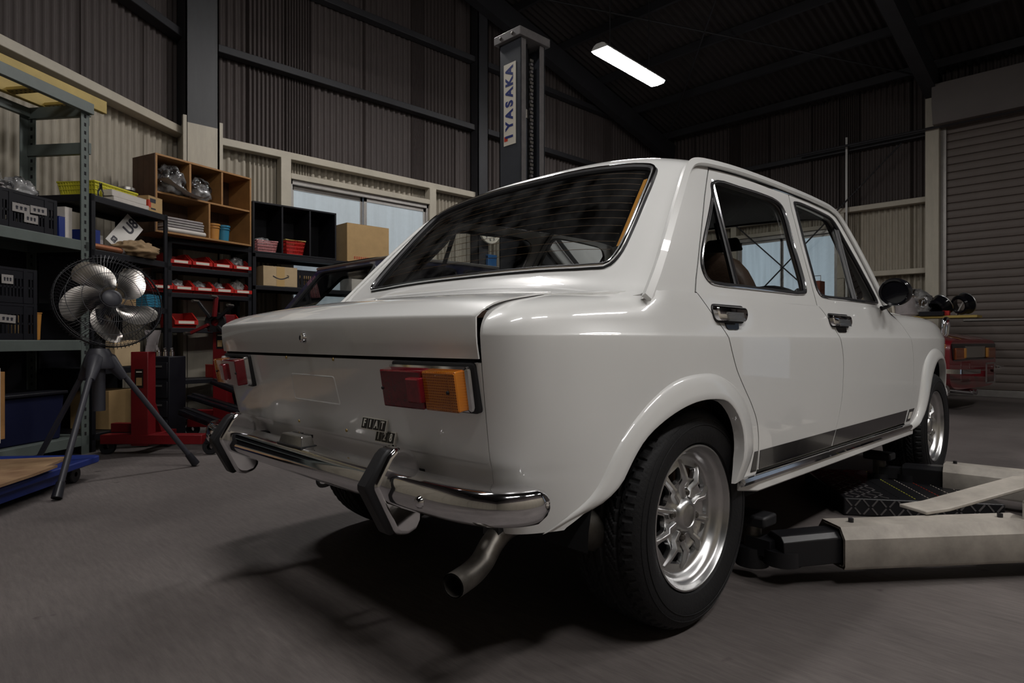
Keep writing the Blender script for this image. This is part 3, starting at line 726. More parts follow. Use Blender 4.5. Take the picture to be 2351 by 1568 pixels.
# ---- roof shell with rear pillars
_rt = [0, .10, .20, .45, .65, .74, .78, .805, .84, .88, .92, .96, .975, .99, 1.0, 1.03]
_re = [(1.385, 1.266), (1.30, 1.282), (1.167, 1.287), (.86, 1.287), (.496, 1.279), (.318, 1.267), (.225, 1.255), (.180, 1.240), (.125, 1.200), (.04, 1.118), (-.055, 1.018), (-.145, .923), (-.172, .893), (-.200, .862), (-.222, .842), (-.27, .830)]
_rc = [(1.46, 1.315), (1.36, 1.334), (1.20, 1.347), (.83, 1.354), (.47, 1.348), (.31, 1.340), (.235, 1.331), (.195, 1.319), (.150, 1.290), (.075, 1.205), (-.02, 1.088), (-.115, .968), (-.152, .928), (-.205, .895), (-.255, .876), (-.33, .860)]
_f = [pchip(_rt, [p[k] for p in A]) for A in (_re, _rc) for k in (0, 1)]
def Rmap(u, t):
    ey, ez, cy, cz = (f(t) for f in _f); w = np.abs(u)**3.0
    xe = xu(ey, ez)+.006-np.where(t > .99, (t-.99)*1.2, 0)
    return np.stack([u*xe*(1-.015*(1-u*u)), cy+(ey-cy)*w, cz+(ez-cz)*w], -1)
rw_hole = np.array([(.0, .8465), (.3, .846), (.6, .8440), (.77, .8405), (.826, .8420), (.850, .850), (.852, .87), (.845, .90), (.838, .93), (.828, .953), (.800, .9690), (.72, .9735), (.45, .9745), (.2, .9745), (0, .9745)])
rw_hole = np.concatenate([rw_hole[:-1], (rw_hole*np.array([-1, 1]))[::-1][:-1]])
rw_hole = catmull(rw_hole, 3, True)
P = Panel(); P.patch(Rmap, [(-1, .002), (1, .002), (1, 1.02), (.86, 1.03), (-.86, 1.03), (-1, 1.02)], [rw_hole], d=.018, du=.62, dv=2.3, flip=True); P.build('roof', 'white_paint', CAR)
P = Panel(); P.patch(Rmap, inset(rw_hole*[.62, 2.3], .002)/[.62, 2.3], d=.04, du=.62, dv=2.3, off=-.004, flange=0, flip=True); rg = P.build('rear_window', 'rear_glass', CAR)
def Rp(u, t, o=0):
    e = 1e-3; a = Rmap(np.array([u]), np.array([t]))[0]
    du = Rmap(np.array([u+e]), np.array([t]))[0]-Rmap(np.array([u-e]), np.array([t]))[0]; dv = Rmap(np.array([u]), np.array([t+e]))[0]-Rmap(np.array([u]), np.array([t-e]))[0]
    n = np.cross(dv, du); n /= np.linalg.norm(n); return tuple(a+n*o)
hl = inset(rw_hole*[.62, 2.3], .006)/[.62, 2.3]
MB().tube([Rp(u, t, .001) for u, t in hl], .0105, 8, True).build('rear_window_rubber', 'black_rubber', CAR)
hl2 = inset(rw_hole*[.62, 2.3], .003)/[.62, 2.3]
MB().tube([Rp(u, t, .009) for u, t in hl2], .0048, 8, True).build('rear_window_trim', 'chrome', CAR)
for k in range(12):
    t = .853+k*.0087
    w = np.interp(t, [.84, .96], [.79, .765])
    MB().tube([Rp(u, t, -.006) for u in np.linspace(-w, w, 25)], .0007, 4).build('heater_line', 'heater_line', rg)
MB().sweep([Rp(np.interp(t, [.85, .95], [.805, .79]), t, -.006) for t in np.linspace(.862, .945, 8)], [(-.006, -.001), (.006, -.001), (.006, .001), (-.006, .001)], ups=[(0, -.8, .6)]*8).build('heater_busbar', 'amber_strip', rg)

# ---- rear deck and boot lid
_dv = [0, .12, .25, .36, .41, .44, .4545, .460, .4625, .466, .50, .545]
_dc = [(-.20, .876), (-.33, .861), (-.45, .852), (-.57, .8365), (-.640, .8200), (-.6740, .8035), (-.6925, .7925), (-.6995, .7880), (-.7018, .7850), (-.7024, .7800), (-.699, .742), (-.690, .697)]
_de = [(-.20, .855), (-.34, .8430), (-.45, .8335), (-.56, .8195), (-.622, .8065), (-.652, .7935), (-.6655, .7855), (-.6715, .7815), (-.6738, .7790), (-.6743, .7745), (-.6735, .738), (-.667, .697)]
_g = [pchip(_dv, [p[k] for p in A]) for A in (_dc, _de) for k in (0, 1)]
def Dmap(u, v):
    cy, cz, ey, ez = (f(v) for f in _g); w = np.abs(u)**2.4
    return np.stack([u*.650, cy+(ey-cy)*w, cz+(ez-cz)*w], -1)
P = Panel(); P.patch(Dmap, [(-1.03, .0), (1.03, .0), (1.03, .13), (.985, .21), (.955, .29), (.93, .42), (-.93, .42), (-.955, .29), (-.985, .21), (-1.03, .13)], d=.025, du=.65, off=-.0025, flip=True); P.build('rear_deck', 'white_paint', CAR)
lid_o = [(.0, .140), (.5, .141), (.72, .147), (.84, .162), (.925, .205), (.968, .27), (.990, .33), (.9975, .40), (.9975, .5448)]
lid_o = catmull(lid_o[:-1], 4).tolist()+[lid_o[-1]]
lid_loop = lid_o+[(-a, b) for a, b in lid_o[::-1][:-1]]
P = Panel(); P.patch(Dmap, lid_loop, d=.017, du=.65, off=.0010, flange=.0035, flip=True, extra=[.4545, .4575, .459, .460, .461, .462, .463, .4645, .466, .470]); lid = P.build('boot_lid', 'white_paint', CAR)
def Dp(u, v, o=0):
    e = 1e-3; q = lambda a, b: Dmap(np.array([a]), np.array([b]))[0]
    n = np.cross(q(u, v+e)-q(u, v-e), q(u+e, v)-q(u-e, v)); n /= np.linalg.norm(n); return tuple(q(u, v)+n*o)
MB().tube([Dp(u*1.004, v if v < .54 else .548, -.0032) for u, v in (resample(np.array(lid_o), .03, False).tolist()[::-1]+[(-a, b) for a, b in resample(np.array(lid_o), .03, False).tolist()[1:]])], .0036, 6).build('lid_seam_dark', 'black_matt', CAR)  # black tube under the lid edge paints the shade of the shut line
MB().bx(-.625, .625, -.658, -.60, .67, .72).build('boot_gap', 'under_black', CAR)
MB().lathe([(0, .014), (.008, .0135), (.0125, .010), (.014, .004), (.0145, 0)], 24, T(0, -.6965, .739) @ RX(PI/2)).build('boot_lock', 'chrome', lid)
MB().box((0, -.711, .739), (.003, .002, .010)).build('keyhole', 'black_matt', lid)
for k, (a, b, c) in enumerate(((-.28, .28, .7635),)):
    pass
# rear-panel details: number plate pressing, screws
def rp(x, z, o=0):
    s_ = np.sign(x)*s_of_x(abs(x)); p = Lmap(np.array([s_]), np.array([z]))[0]; return Vector((p[0], p[1]-o, p[2]))
for x, z in ((-.1305, .686), (.1305, .686), (-.13, .508), (.13, .508)):
    MB().lathe([(0, .003), (.0035, .002), (.0045, 0)], 12, T(*rp(x, z, 0)) @ RX(PI/2)).build('plate_screw', 'gold', rear_panel)
MB().tube([rp(x, z, -.0012) for x, z in roundpoly([(-.124, .573), (.124, .573), (.118, .642), (-.118, .642)], .008, 3)], .0026, 6, True).build('plate_pressing', 'white_paint', rear_panel)
# ---- tail lamps
for s in (1, -1):
    n = Vector((s*.10, -1, .10)).normalized()
    ctr = rp(s*.522, .642, 0)
    ax = Vector((s*1, .075, 0)).normalized(); az = ax.cross(n)*s if False else n.cross(ax)*(-1)
    az = Vector((0, -.16, .985)).normalized(); nn = ax.cross(az)*s*-1
    if nn.y > 0: nn = -nn
    Mx = Matrix((( ax.x*1, az.x, nn.x, ctr.x), (ax.y, az.y, nn.y, ctr.y), (ax.z, az.z, nn.z, ctr.z), (0, 0, 0, 1)))
    lamp = bpy.data.objects.new('tail_lamp', None); COL.objects.link(lamp); lamp.parent = CAR; lamp.empty_display_size = .05
    def lump(poly, h0, h1, mt, nm, ins=.006, rr=.01, Mx=Mx, lamp=lamp):
        L0 = roundpoly(poly, rr, 4); n_ = len(L0); vs = []; fs = []
        for q, h in ((L0, h0), (inset(L0, ins*.25), h1-ins*.5), (inset(L0, ins), h1)): vs += [(p[0], p[1], h) for p in q]
        for k in (0, 1): fs += [(k*n_+i, k*n_+(i+1) % n_, (k+1)*n_+(i+1) % n_, (k+1)*n_+i) for i in range(n_)]
        fs += [tuple(2*n_+i for i in range(n_)), tuple(range(n_-1, -1, -1))]
        return MB().add(vs, fs, Mx).build(nm, mt, lamp, angle=30)
    R_ = lambda x0, x1, z0, z1: [(x0, z0), (x1, z0), (x1, z1), (x0, z1)]
    lump(R_(-.134, .117, -.052, .049), -.03, .006, 'black_rubber', 'lamp_gasket', .003)
    lump(R_(-.130, .112, -.0475, .0445), -.03, .020, 'chrome', 'lamp_bezel', .007)
    lump(R_(-.126, .006, -.042, .0385), .012, .046, 'red_lens', 'red_lens', .004, .005)
    lump(R_(.006, .103, -.042, .0385), .012, .044, 'amber_lens', 'amber_lens', .004, .005)
    lump(R_(-.034, .010, -.027, .025), .04, .056, 'red_lens_pale', 'reflector', .004, .005)
    lump(R_(.082, .102, -.040, .0365), .02, .0455, 'amber_lens', 'lens_rim', .002, .004)
    for x in (-.1205, .080): MB().lathe([(0, .003), (.003, .002), (.004, -.001)], 12, Mx @ T(x, -.002, .046)).build('lamp_screw', 'black_matt', lamp)
# ---- badges
def text_mb(txt, size, depth, M, bold=0):
    cu = bpy.data.curves.new('t', 'FONT'); cu.body = txt; cu.size = size; cu.extrude = depth; cu.align_x = 'CENTER'; cu.align_y = 'CENTER'; cu.offset = bold; cu.resolution_u = 4
    o = bpy.data.objects.new('t', cu); COL.objects.link(o); dg = bpy.context.evaluated_depsgraph_get(); me = bpy.data.meshes.new_from_object(o.evaluated_get(dg))
    mb = MB(); mb.add([v.co for v in me.vertices], [tuple(p.vertices) for p in me.polygons], M)
    bpy.data.objects.remove(o); bpy.data.curves.remove(cu); bpy.data.meshes.remove(me); return mb
def badge(chars, x0, z0, cell, hgt, nm, lw):
    p = rp(x0+cell*len(chars)/2, z0, 0); q = rp(x0+cell*len(chars)/2, z0+.03, 0); tl = math.atan2(p.y-q.y, q.z-p.z)
    B = T(p.x, p.y-.0035, p.z) @ RZ(.012) @ RX(PI/2-tl)
    w = cell*len(chars)
    root = MB().box((0, 0, .001), (w+.004, hgt+.004, .006), B).build(nm, 'silver_print', CAR, bevel=.0008)
    for i, c in enumerate(chars):
        xc = -w/2+cell*(i+.5)
        MB().box((xc, 0, .0042), (cell-.0022, hgt-.001, .001), B).build('badge_tile', 'black_gloss', root)
        text_mb(c, hgt*.98, .0006, B @ T(xc, 0, .0052) @ Matrix.Diagonal((lw, 1, 1, 1)), .0006).build('badge_letter', 'silver_print', root, angle=0)
badge('FIAT', .2245, .5370, .0250, .0250, 'badge_plate', .85)
badge('128', .2745, .5110, .0250, .0245, 'badge_plate', .85)
# ---- rear bumper
bp_ = catmull([(-.752, -.585), (-.757, -.612), (-.748, -.650), (-.715, -.693), (-.65, -.722), (-.56, -.737), (-.40, -.746), (0, -.752), (.40, -.746), (.56, -.737), (.65, -.722), (.715, -.693), (.748, -.650), (.757, -.612), (.752, -.585)], 8)
zb = lambda x: .433-.006*abs(x/.757)**2
sec = [(-.060, .034), (-.025, .0335), (-.010, .031), (-.002, .024), (.003, .010), (.004, -.008), (.001, -.022), (-.008, -.032), (-.024, -.036), (-.034, -.034), (-.030, -.028), (-.012, -.020), (-.010, .02), (-.03, .028), (-.060, .029)]
N_ = len(bp_); scl = [min(1, .72+.28*math.sqrt(min(1, min(k, N_-1-k)/7))) for k in range(N_)]
bumper = MB().sweep([(x, y, zb(x)) for x, y in bp_], sec, scale=scl).build('rear_bumper', 'chrome', CAR, angle=50)
for s in (1, -1):
    prof = [(-.655, .445), (-.662, .478), (-.680, .501), (-.703, .512), (-.722, .510), (-.738, .495), (-.772, .438), (-.766, .425), (-.725, .342), (-.712, .330), (-.690, .325), (-.664, .332), (-.652, .35), (-.650, .40)]
    Mo = Matrix(((0, 0, 1, s*.426), (1, 0, 0, 0), (0, 1, 0, 0), (0, 0, 0, 1)))
    ov = MB().prism(prof, -.027, .027, Mo).build('overrider', 'chrome', bumper, bevel=.010, seg=4)
    pr = [(-.722, .508), (-.733, .509), (-.745, .498), (-.786, .440), (-.786, .430), (-.735, .334), (-.725, .330), (-.713, .336), (-.758, .43), (-.760, .438)]
    MB().prism(pr, -.019, .019, Mo).build('overrider_rubber', 'black_rubber', bumper, bevel=.006, seg=3)
    MB().lathe([(0, .012), (.006, .0115), (.011, .007), (.013, .0), (.0135, -.004)], 20, T(s*.560, -.7375, .424) @ RZ(s*.15) @ RX(PI/2)).build('bumper_bolt', 'chrome', bumper)
    MB().bx(s*.40-.02, s*.40+.02, -.70, -.60, .40, .45).build('bumper_bracket', 'black_matt', bumper)
pl = MB(); pl.prism(roundpoly([(-.065, -.022), (.065, -.022), (.058, .020), (-.058, .020)], .006, 3), 0, .026); pl.v = [(x*(1-.12*(z > .01)), y*(1-.25*(z > .01)), z) for x, y, z in pl.v]
pl.v = [tuple(T(0, -.718, .466) @ Vector(v)) for v in pl.v]; plo = pl.build('plate_lamp', 'lamp_alloy', bumper, bevel=.003)
MB().prism(roundpoly([(-.069, -.026), (.069, -.026), (.062, .024), (-.062, .024)], .006, 3), 0, .004, T(0, -.718, .464)).build('plate_lamp_gasket', 'black_rubber', bumper)
for x in (-.026, .026): MB().box((x, -.704, .489), (.040, .012, .008)).build('plate_lamp_window', 'black_gloss', bumper)
MB().tube(catmull([(.03, -.64, .40), (.02, -.67, .375), (.045, -.68, .362), (.085, -.67, .372), (.10, -.63, .41)], 5), .005, 6).build('lamp_cable', 'black_rubber', bumper)
# ---- exhaust
ex = catmull([(.60, -.30, .30), (.602, -.48, .345), (.608, -.555, .348), (.614, -.600, .328), (.626, -.640, .302), (.640, -.68, .293), (.655, -.735, .289)], 8)
e = MB(); e.tube(ex, .0235, 20, caps=False); e.tube(ex[::-1], .0205, 20, caps=False); e.build('exhaust_pipe', 'exhaust_steel', CAR)
MB().tube([(.596, -.15, .27), (.598, -.25, .28), (.600, -.40, .315)], [.055, .055, .03], 16).build('exhaust_silencer', 'exhaust_steel', CAR)
MB().bx(.585, .63, -.60, -.55, .34, .365).build('exhaust_hanger', 'black_rubber', CAR)

# ---- wheels (modelled with the axis along +x = outward)
def wheel_proto():
    root = bpy.data.objects.new('wheel', None); COL.objects.link(root); root.parent = CAR; root.empty_display_size = .1
    X = RY(PI/2) @ RZ(PI/2)
    # tyre: profile (radius, outward)
    prof = [(.186, -.005), (.190, .004), (.205, .010), (.225, .0135), (.245, .012), (.262, .004), (.270, -.004), (.2755, -.012), (.279, -.020)]
    tread = np.linspace(-.026, -.158, 34)
    back = [(.2755, -.170), (.262, -.182), (.240, -.190), (.215, -.188), (.186, -.176)]
    nA = 360; vs = []; cols = len(prof)+len(tread)+len(back)
    for k in range(nA):
        a = 2*PI*k/nA
        ring = list(prof)
        for j, w in enumerate(tread):
            c = (w+.092)/.066; r = .2832-.004*c*c
            g = 0
            for gc, gw in ((-.040+.092-.092, .004), (-.078, .0045), (-.107, .0045), (-.145, .004)):
                if abs(w-gc) < gw: g = .0065
            ph = a*30/PI
            if w > -.040 or w < -.145: ph2 = (ph+abs(w+.092)*40) % 1; g = max(g, .0055 if ph2 < .30 else 0)
            elif w > -.078 or w < -.107: ph2 = (ph-abs(w+.092)*60+.3) % 1; g = max(g, .005 if ph2 < .2 else 0)
            else: ph2 = (ph*.5+w*30) % 1; g = max(g, .0035 if ph2 < .1 else 0)
            ring.append((r-g, w))
        # shoulder lugs
        sh_ = ((a*30/PI+2.0) % 1) < .30
        if sh_: ring[7] = (ring[7][0]-.004, ring[7][1]-.001); ring[8] = (ring[8][0]-.005, ring[8][1])
        ring += back
        for r, w in ring: vs.append((w, r*math.cos(a), r*math.sin(a)))
    fs = [(k*cols+i, ((k+1) % nA)*cols+i, ((k+1) % nA)*cols+i+1, k*cols+i+1) for k in range(nA) for i in range(cols-1)]
    MB().add(vs, fs).build('tyre', 'tyre_rubber', root, angle=25)
    for rr, o in ((.236, .0140), (.252, .0095)):
        MB().tube([(o-.0005, rr*math.cos(a), rr*math.sin(a)) for a in np.linspace(0, 2*PI, 72)[:-1]], .0012, 6, True).build('sidewall_ring', 'tyre_rubber', root)
    # rim barrel
    bar = [(.1835, -.009), (.1850, -.003), (.1835, .001), (.1795, .0015), (.1765, -.003), (.1745, -.011), (.1715, -.016), (.1655, -.019), (.161, -.023), (.157, -.030), (.154, -.036), (.150, -.041), (.146, -.043), (.139, -.042)]
    MB().lathe(bar, 72, Matrix(((0, 0, 1, 0), (1, 0, 0, 0), (0, 1, 0, 0), (0, 0, 0, 1)))).build('rim', 'dull_alloy', root, angle=40)
    MB().lathe([(.146, -.043), (.148, -.175), (.18, -.178)], 48, Matrix(((0, 0, 1, 0), (1, 0, 0, 0), (0, 1, 0, 0), (0, 0, 0, 1)))).build('inner_barrel', 'black_matt', root)
    # disc with windows
    def disc(x, y):
        r = np.sqrt(x*x+y*y)+1e-9
        h = np.interp(r, [0, .030, .045, .062, .083, .094, .12, .132, .142], [-.022, -.022, -.032, -.041, -.038, -.031, -.035, -.040, -.043])
        return np.stack([h, x, y], -1)
    nW = 10; holes = []
    for k in range(nW):
        a = 2*PI*(k+.5)/nW; hw0, hw1 = .20, .225
        pl_ = [(.096*math.cos(a-hw0), .096*math.sin(a-hw0)), (.096*math.cos(a+hw0), .096*math.sin(a+hw0)), (.128*math.cos(a+hw1), .128*math.sin(a+hw1)), (.128*math.cos(a-hw1), .128*math.sin(a-hw1))]
        holes.append(roundpoly(pl_, .008, 3))
    P = Panel(); P.patch(disc, [(.142*math.cos(q), .142*math.sin(q)) for q in np.linspace(0, 2*PI, 61)[:-1]], holes, d=.008, flange=.012); P.build('rim_disc', 'dull_alloy', root)
    MB().lathe([(0, -.085), (.14, -.085)], 40, Matrix(((0, 0, 1, 0), (1, 0, 0, 0), (0, 1, 0, 0), (0, 0, 0, 1)))).build('brake_drum', 'under_black', root)
    for k in range(nW):
        a = 2*PI*k/nW; mb = MB()
        path = [(.046, -.030), (.072, -.034), (.092, -.022), (.120, -.030), (.142, -.041)]
        sec_ = lambda w: [(-w, -.008), (w, -.008), (w*.45, .004), (-w*.45, .004)]
        vs = []
        for i, (r, h) in enumerate(path):
            w = (.012, .0095, .0095, .0085, .008)[i]
            for q in sec_(w): vs.append((h+q[1], r*math.cos(a)-q[0]*math.sin(a), r*math.sin(a)+q[0]*math.cos(a)))
        fs = [(i*4+j, i*4+(j+1) % 4, i*4+4+(j+1) % 4, i*4+4+j) for i in range(len(path)-1) for j in range(4)]+[(3, 2, 1, 0), (16, 17, 18, 19)]
        mb.add(vs, fs).build('spoke', 'dull_alloy', root, bevel=.0015)
    LM = Matrix(((0, 0, 1, 0), (1, 0, 0, 0), (0, 1, 0, 0), (0, 0, 0, 1)))
    MB().lathe([(.046, -.036), (.041, -.025), (.036, -.0185), (.030, -.0165), (.0285, -.0185)], 32, LM).build('hub', 'dull_alloy', root)
    MB().lathe([(0, -.0172), (.026, -.0176), (.0285, -.0185)], 28, LM).build('centre_cap', 'lamp_alloy', root)
    for k in range(4):
        a = PI/4+k*PI/2+.25
        MB().lathe([(.0135, -.036), (.0135, -.034), (.0125, -.033), (.0105, -.037), (.0095, -.048)], 16, LM @ T(.0565*math.cos(a), .0565*math.sin(a), 0)).build('nut_seat', 'dull_alloy', root)
        MB().lathe([(0, -.024), (.007, -.025), (.0085, -.028), (.0085, -.046)], 6, LM @ T(.0565*math.cos(a), .0565*math.sin(a), 0)).build('lug_nut', 'exhaust_steel', root)
    return root
wp = wheel_proto(); wp.location = (.72, 0, .283); wp.rotation_euler = (.35, 0, 0)
for x, y, fl in ((.72, 2.448, 0), (-.72, 0, 1), (-.72, 2.448, 1)):
    w = copy_tree(wp, CAR); w.location = (x, y, .283); w.rotation_euler = (1.1*y, 0, PI if fl else 0)

# ---- underbody, wheel housings, cabin
ub = MB(); ub.bx(-.60, .60, .15, 3.0, .235, .26); ub.bx(-.47, .47, -.54, .4, .36, .55); ub.bx(-.50, .50, 1.95, 3.0, .26, .62); ub.bx(-.66, .66, .40, 1.85, .255, .36); ub.bx(-.60, .60, -.57, -.40, .38, .60)
ub.build('underbody', 'under_black', CAR)
for s in (1, -1):
    for yc in (-.08, 2.35):
        n = 24; vs = []; fs = []
        for k in range(n+1):
            a = PI*k/n; y = yc+.37*math.cos(a); z = .30+.33*math.sin(a)
            vs += [(s*(.735 if yc < 1 else .69), y, z), (s*.48, y, z)]
        vs += [(s*.48, yc, .30)]
        fs = [(2*k, 2*k+2, 2*k+3, 2*k+1) for k in range(n)]+[(2*k+1, 2*k+3, 2*n+2) for k in range(n)]
        MB().add(vs, fs).build('wheel_housing', 'under_black', CAR)
    inner = MB(); inner.bx(s*.66-.01, s*.66+.01, -.02, 1.75, .36, .80); inner.build('door_card', 'brown_vinyl', CAR)
ax_ = MB(); ax_.tube([(-.6, 0, .27), (.6, 0, .27)], .03, 10); ax_.tube([(-.5, .1, .25), (.5, .1, .25)], .02, 8); ax_.build('rear_axle', 'under_black', CAR)
cab = MB(); cab.bx(-.66, .66, .15, 1.65, .30, .36); cab.bx(-.64, .64, -.12, .24, .79, .805); cab.bx(-.64, .64, 0.24, .27, .36, .80); cab.build('cabin_floor', 'black_matt', CAR)
rm = Panel(); rm.patch(Rmap, [(-.965, .03), (.965, .03), (.965, .80), (-.965, .80)], d=.06, du=.62, dv=2.3, off=-.035, flange=0, flip=True); rm.build('headliner', 'black_matt', CAR)
for s in (1, -1):
    P = Panel(); P.patch(Rmap, [(s*.86, .80), (s*.99, .80), (s*.99, .985), (s*.86, .985)], d=.05, du=.62, dv=2.3, off=-.03, flange=0, flip=True); P.build('pillar_lining', 'black_matt', CAR)
def cushion(w, h, d, top=.8, n=10):
    """rounded pad standing along z, thickness along y"""
    mb = MB()
    def fn(u, v):
        a = u*2*PI; z = v*h; k = 1-(1-top)*max(0, (v-.55)/.45)**2
        c, s_ = math.cos(a), math.sin(a); e = .38
        x = w/2*k*math.copysign(abs(c)**e, c); y = d/2*math.copysign(abs(s_)**e, s_)*(1-.25*v)
        ed = min(1, math.sqrt(max(0, 1-max(0, (v-.86)/.14)**2))) if v > .86 else 1
        return (x*(.75+.25*ed), y*(.3+.7*ed), z)
    mb.grid(fn, 32, 16, wu=True)
    mb.f.append(tuple(i*17+16 for i in range(32))); mb.mi.append(0)
    return mb
for x in (-.32, .32):
    st = bpy.data.objects.new('front_seat', None); COL.objects.link(st); st.parent = CAR; st.location = (x, .62, .52)
    b = cushion(.52, .60, .13, .66).build('backrest', 'brown_vinyl', st, angle=60); b.rotation_euler = (-.22*-1, 0, 0); b.location = (0, .16, -.06)
    q = MB(); q.box((0, .38, -.10), (.50, .48, .14)); q.build('seat_cushion', 'brown_vinyl', st, bevel=.04, seg=3)
rs = MB(); rs.bx(-.60, .60, .25, .75, .40, .54); rs.build('rear_bench', 'brown_vinyl', CAR, bevel=.04, seg=3)
rb = MB(); rb.box((0, .22, .68), (1.2, .12, .34)); rb.build('rear_backrest', 'brown_vinyl', CAR, bevel=.04, seg=3)
dash = MB(); dash.bx(-.66, .66, 1.42, 1.62, .58, .86); dash.build('dashboard', 'black_matt', CAR, bevel=.03, seg=3)
sw = bpy.data.objects.new('steering_wheel', None); COL.objects.link(sw); sw.parent = CAR; sw.location = (.36, 1.33, .80); sw.rotation_euler = (.55, 0, 0)
SWM = RX(PI/2)
MB().tube([(.185*math.cos(a), 0, .185*math.sin(a)) for a in np.linspace(0, 2*PI, 41)[:-1]], .012, 8, True).build('wheel_ring', 'black_rubber', sw)
for a in (PI/2+PI, .35, PI-.35): MB().beam((0, 0, 0), (.18*math.cos(a), 0, .18*math.sin(a)), .03, .006).build('wheel_spoke', 'dull_alloy', sw)
MB().tube([(0, 0, 0), (0, .3, -.0)], .025, 10).build('steering_column', 'black_matt', sw)
iv = MB(); iv.box((.12, 1.30, 1.173), (.20, .03, .062), tx=.75); iv.build('rear_view_mirror', 'black_matt', CAR, bevel=.012, seg=3)
MB().tube([(.10, 1.31, 1.18), (.04, 1.38, 1.30)], .007, 6).build('mirror_stem', 'black_matt', CAR)
# ---- door mirror (far side one not fitted in view; driver side only on the right door)
mr = bpy.data.objects.new('door_mirror', None); COL.objects.link(mr); mr.parent = CAR; mr.location = (.795, 1.425, .927); mr.rotation_euler = (.10, .25, -.12); mr.scale = (.9, .9, .9)
MY = Matrix(((1, 0, 0, 0), (0, 0, 1, 0), (0, -1, 0, 0), (0, 0, 0, 1)))
MB().lathe([(.050, -.002), (.058, -.006), (.062, .0), (.063, .010), (.060, .030), (.050, .055), (.032, .075), (.012, .086), (0, .088)], 36, MY @ Matrix.Diagonal((1.08, 1, 1, 1))).build('mirror_shell', 'black_gloss', mr)
MB().lathe([(0, .001), (.052, .002)], 36, MY @ Matrix.Diagonal((1.08, 1, 1, 1))).build('mirror_glass', 'black_gloss', mr)
MB().tube([(-.005, .03, -.05), (-.03, .05, -.075), (-.062, .06, -.092)], [.010, .008, .012], 8).build('mirror_arm', 'black_gloss', mr)
# ---- front half: bonnet, screen, nose
def Hmap(u, v):
    y = 1.66+v*(3.05-1.66); hw = np.interp(y, [1.66, 2.3, 2.7, 3.05], [.66, .645, .60, .50]); zc = np.interp(v, [0, .3, .7, .93, 1], [.905, .895, .865, .835, .79])
    return np.stack([u*hw, y+(1-u*u)*.03, zc-.035*np.abs(u)**2.2], -1)
P = Panel(); P.patch(Hmap, [(-1, 0), (1, 0), (1, 1), (-1, 1)], d=.04, du=.65, dv=1.4); P.build('bonnet', 'white_paint', CAR)
def Wmap(u, v):
    ty, tz = 1.40, 1.268; by, bz = 1.585, .905; x = u*(.56+(.665-.56)*(1-v))
    return np.stack([x, by+(ty-by)*v+(1-u*u)*.07, bz+(tz+.04*(1-u*u)-bz)*v], -1)
P = Panel(); P.patch(Wmap, [(-.94, .04), (.94, .04), (.94, .97), (-.94, .97)], d=.06, du=.65, dv=.4, flange=0); P.build('windscreen', 'car_glass', CAR)
wl = roundpoly([(-.95, .03), (.95, .03), (.95, .975), (-.95, .975)], .06, 3)
MB().tube([tuple(Wmap(np.array([a]), np.array([b]))[0]) for a, b in resample(wl, .06)], .012, 6, True).build('windscreen_rubber', 'black_rubber', CAR)
for s in (1, -1):
    n = 10; vs = []
    for k in range(n+1):
        v = k/n; p = Wmap(np.array([s*.96]), np.array([v]))[0]; gy, gz = np.interp(v, [0, 1], [1.60, 1.40]), np.interp(v, [0, 1], [.885, 1.262]); vs += [tuple(p), (s*(float(xu(gy, gz))+.005), gy-.01, gz)]
    MB().add(vs, [(2*k, 2*k+1, 2*k+3, 2*k+2) for k in range(n)]).build('windscreen_pillar', 'white_paint', CAR)
    MB().lathe([(0, .03), (.06, .025), (.085, .005), (.088, -.02)], 28, T(s*.47, 3.09, .66) @ RX(-PI/2)).build('headlamp', 'lamp_alloy', CAR)
    MB().box((s*.713, 2.66, .70), (.016, .04, .026)).build('side_marker', 'amber_lens', CAR, bevel=.004)
cowl = MB(); cowl.bx(-.66, .66, 1.56, 1.70, .86, .898); cowl.build('cowl', 'white_paint', CAR, bevel=.01)
gr = MB()
for k in range(7): gr.box((0, 3.085, .60+k*.02), (1.1, .02, .006))
gr.build('grille', 'black_matt', CAR)
fb = catmull([(-.70, 2.80), (-.68, 2.95), (-.60, 3.08), (-.3, 3.15), (0, 3.16), (.3, 3.15), (.60, 3.08), (.68, 2.95), (.70, 2.80)], 6)
MB().sweep([(x, y, .44) for x, y in fb], [(-a, b) for a, b in sec]).build('front_bumper', 'chrome', CAR, angle=50)
# ================================================================== workshop contents
mat('rack_green', (.105, .125, .115), .5, noise=.25, nscale=6)
mat('rack_black', (.009, .009, .012), .5, noise=.2, nscale=8, spec=.3)
mat('yellow_paint', (.42, .30, .075), .55, noise=.25, nscale=6)
mat('lime_plastic', (.50, .46, .03), .4)
mat('crate_black', (.007, .007, .010), .5, spec=.25)
mat('paper', (.30, .28, .265), .7, noise=.3, nscale=25)
mat('ink', (.02, .02, .03), .6)
mat('carton', (.40, .26, .115), .75, noise=.18, nscale=10)
mat('carton_pale', (.46, .34, .20), .75, noise=.15, nscale=10)
mat('tape', (.45, .30, .13), .3)
mat('wood_pine', (.33, .165, .055), .55, noise=.3, nscale=9)
mat('wood_dark', (.075, .035, .018), .6, noise=.4, nscale=9)
mat('plywood', (.34, .22, .12), .7, noise=.45, nscale=4, col2=(.14, .07, .035))
mat('red_plastic', (.42, .018, .014), .38)
mat('red_steel', (.16, .005, .008), .42, noise=.3, nscale=7)
mat('blue_plastic', (.008, .022, .15), .45)
mat('dark_blue', (.006, .008, .03), .6, spec=.2)
mat('blue_soft', (.02, .10, .26), .5)
mat('cyan_plastic', (.02, .16, .26), .4)
mat('amber_plastic', (.42, .19, .04), .4)
mat('pink_plastic', (.50, .20, .20), .45)
mat('white_card', (.52, .48, .44), .6, noise=.15, nscale=15)
mat('post_blue', (.046, .050, .060), .5, noise=.3, nscale=4)
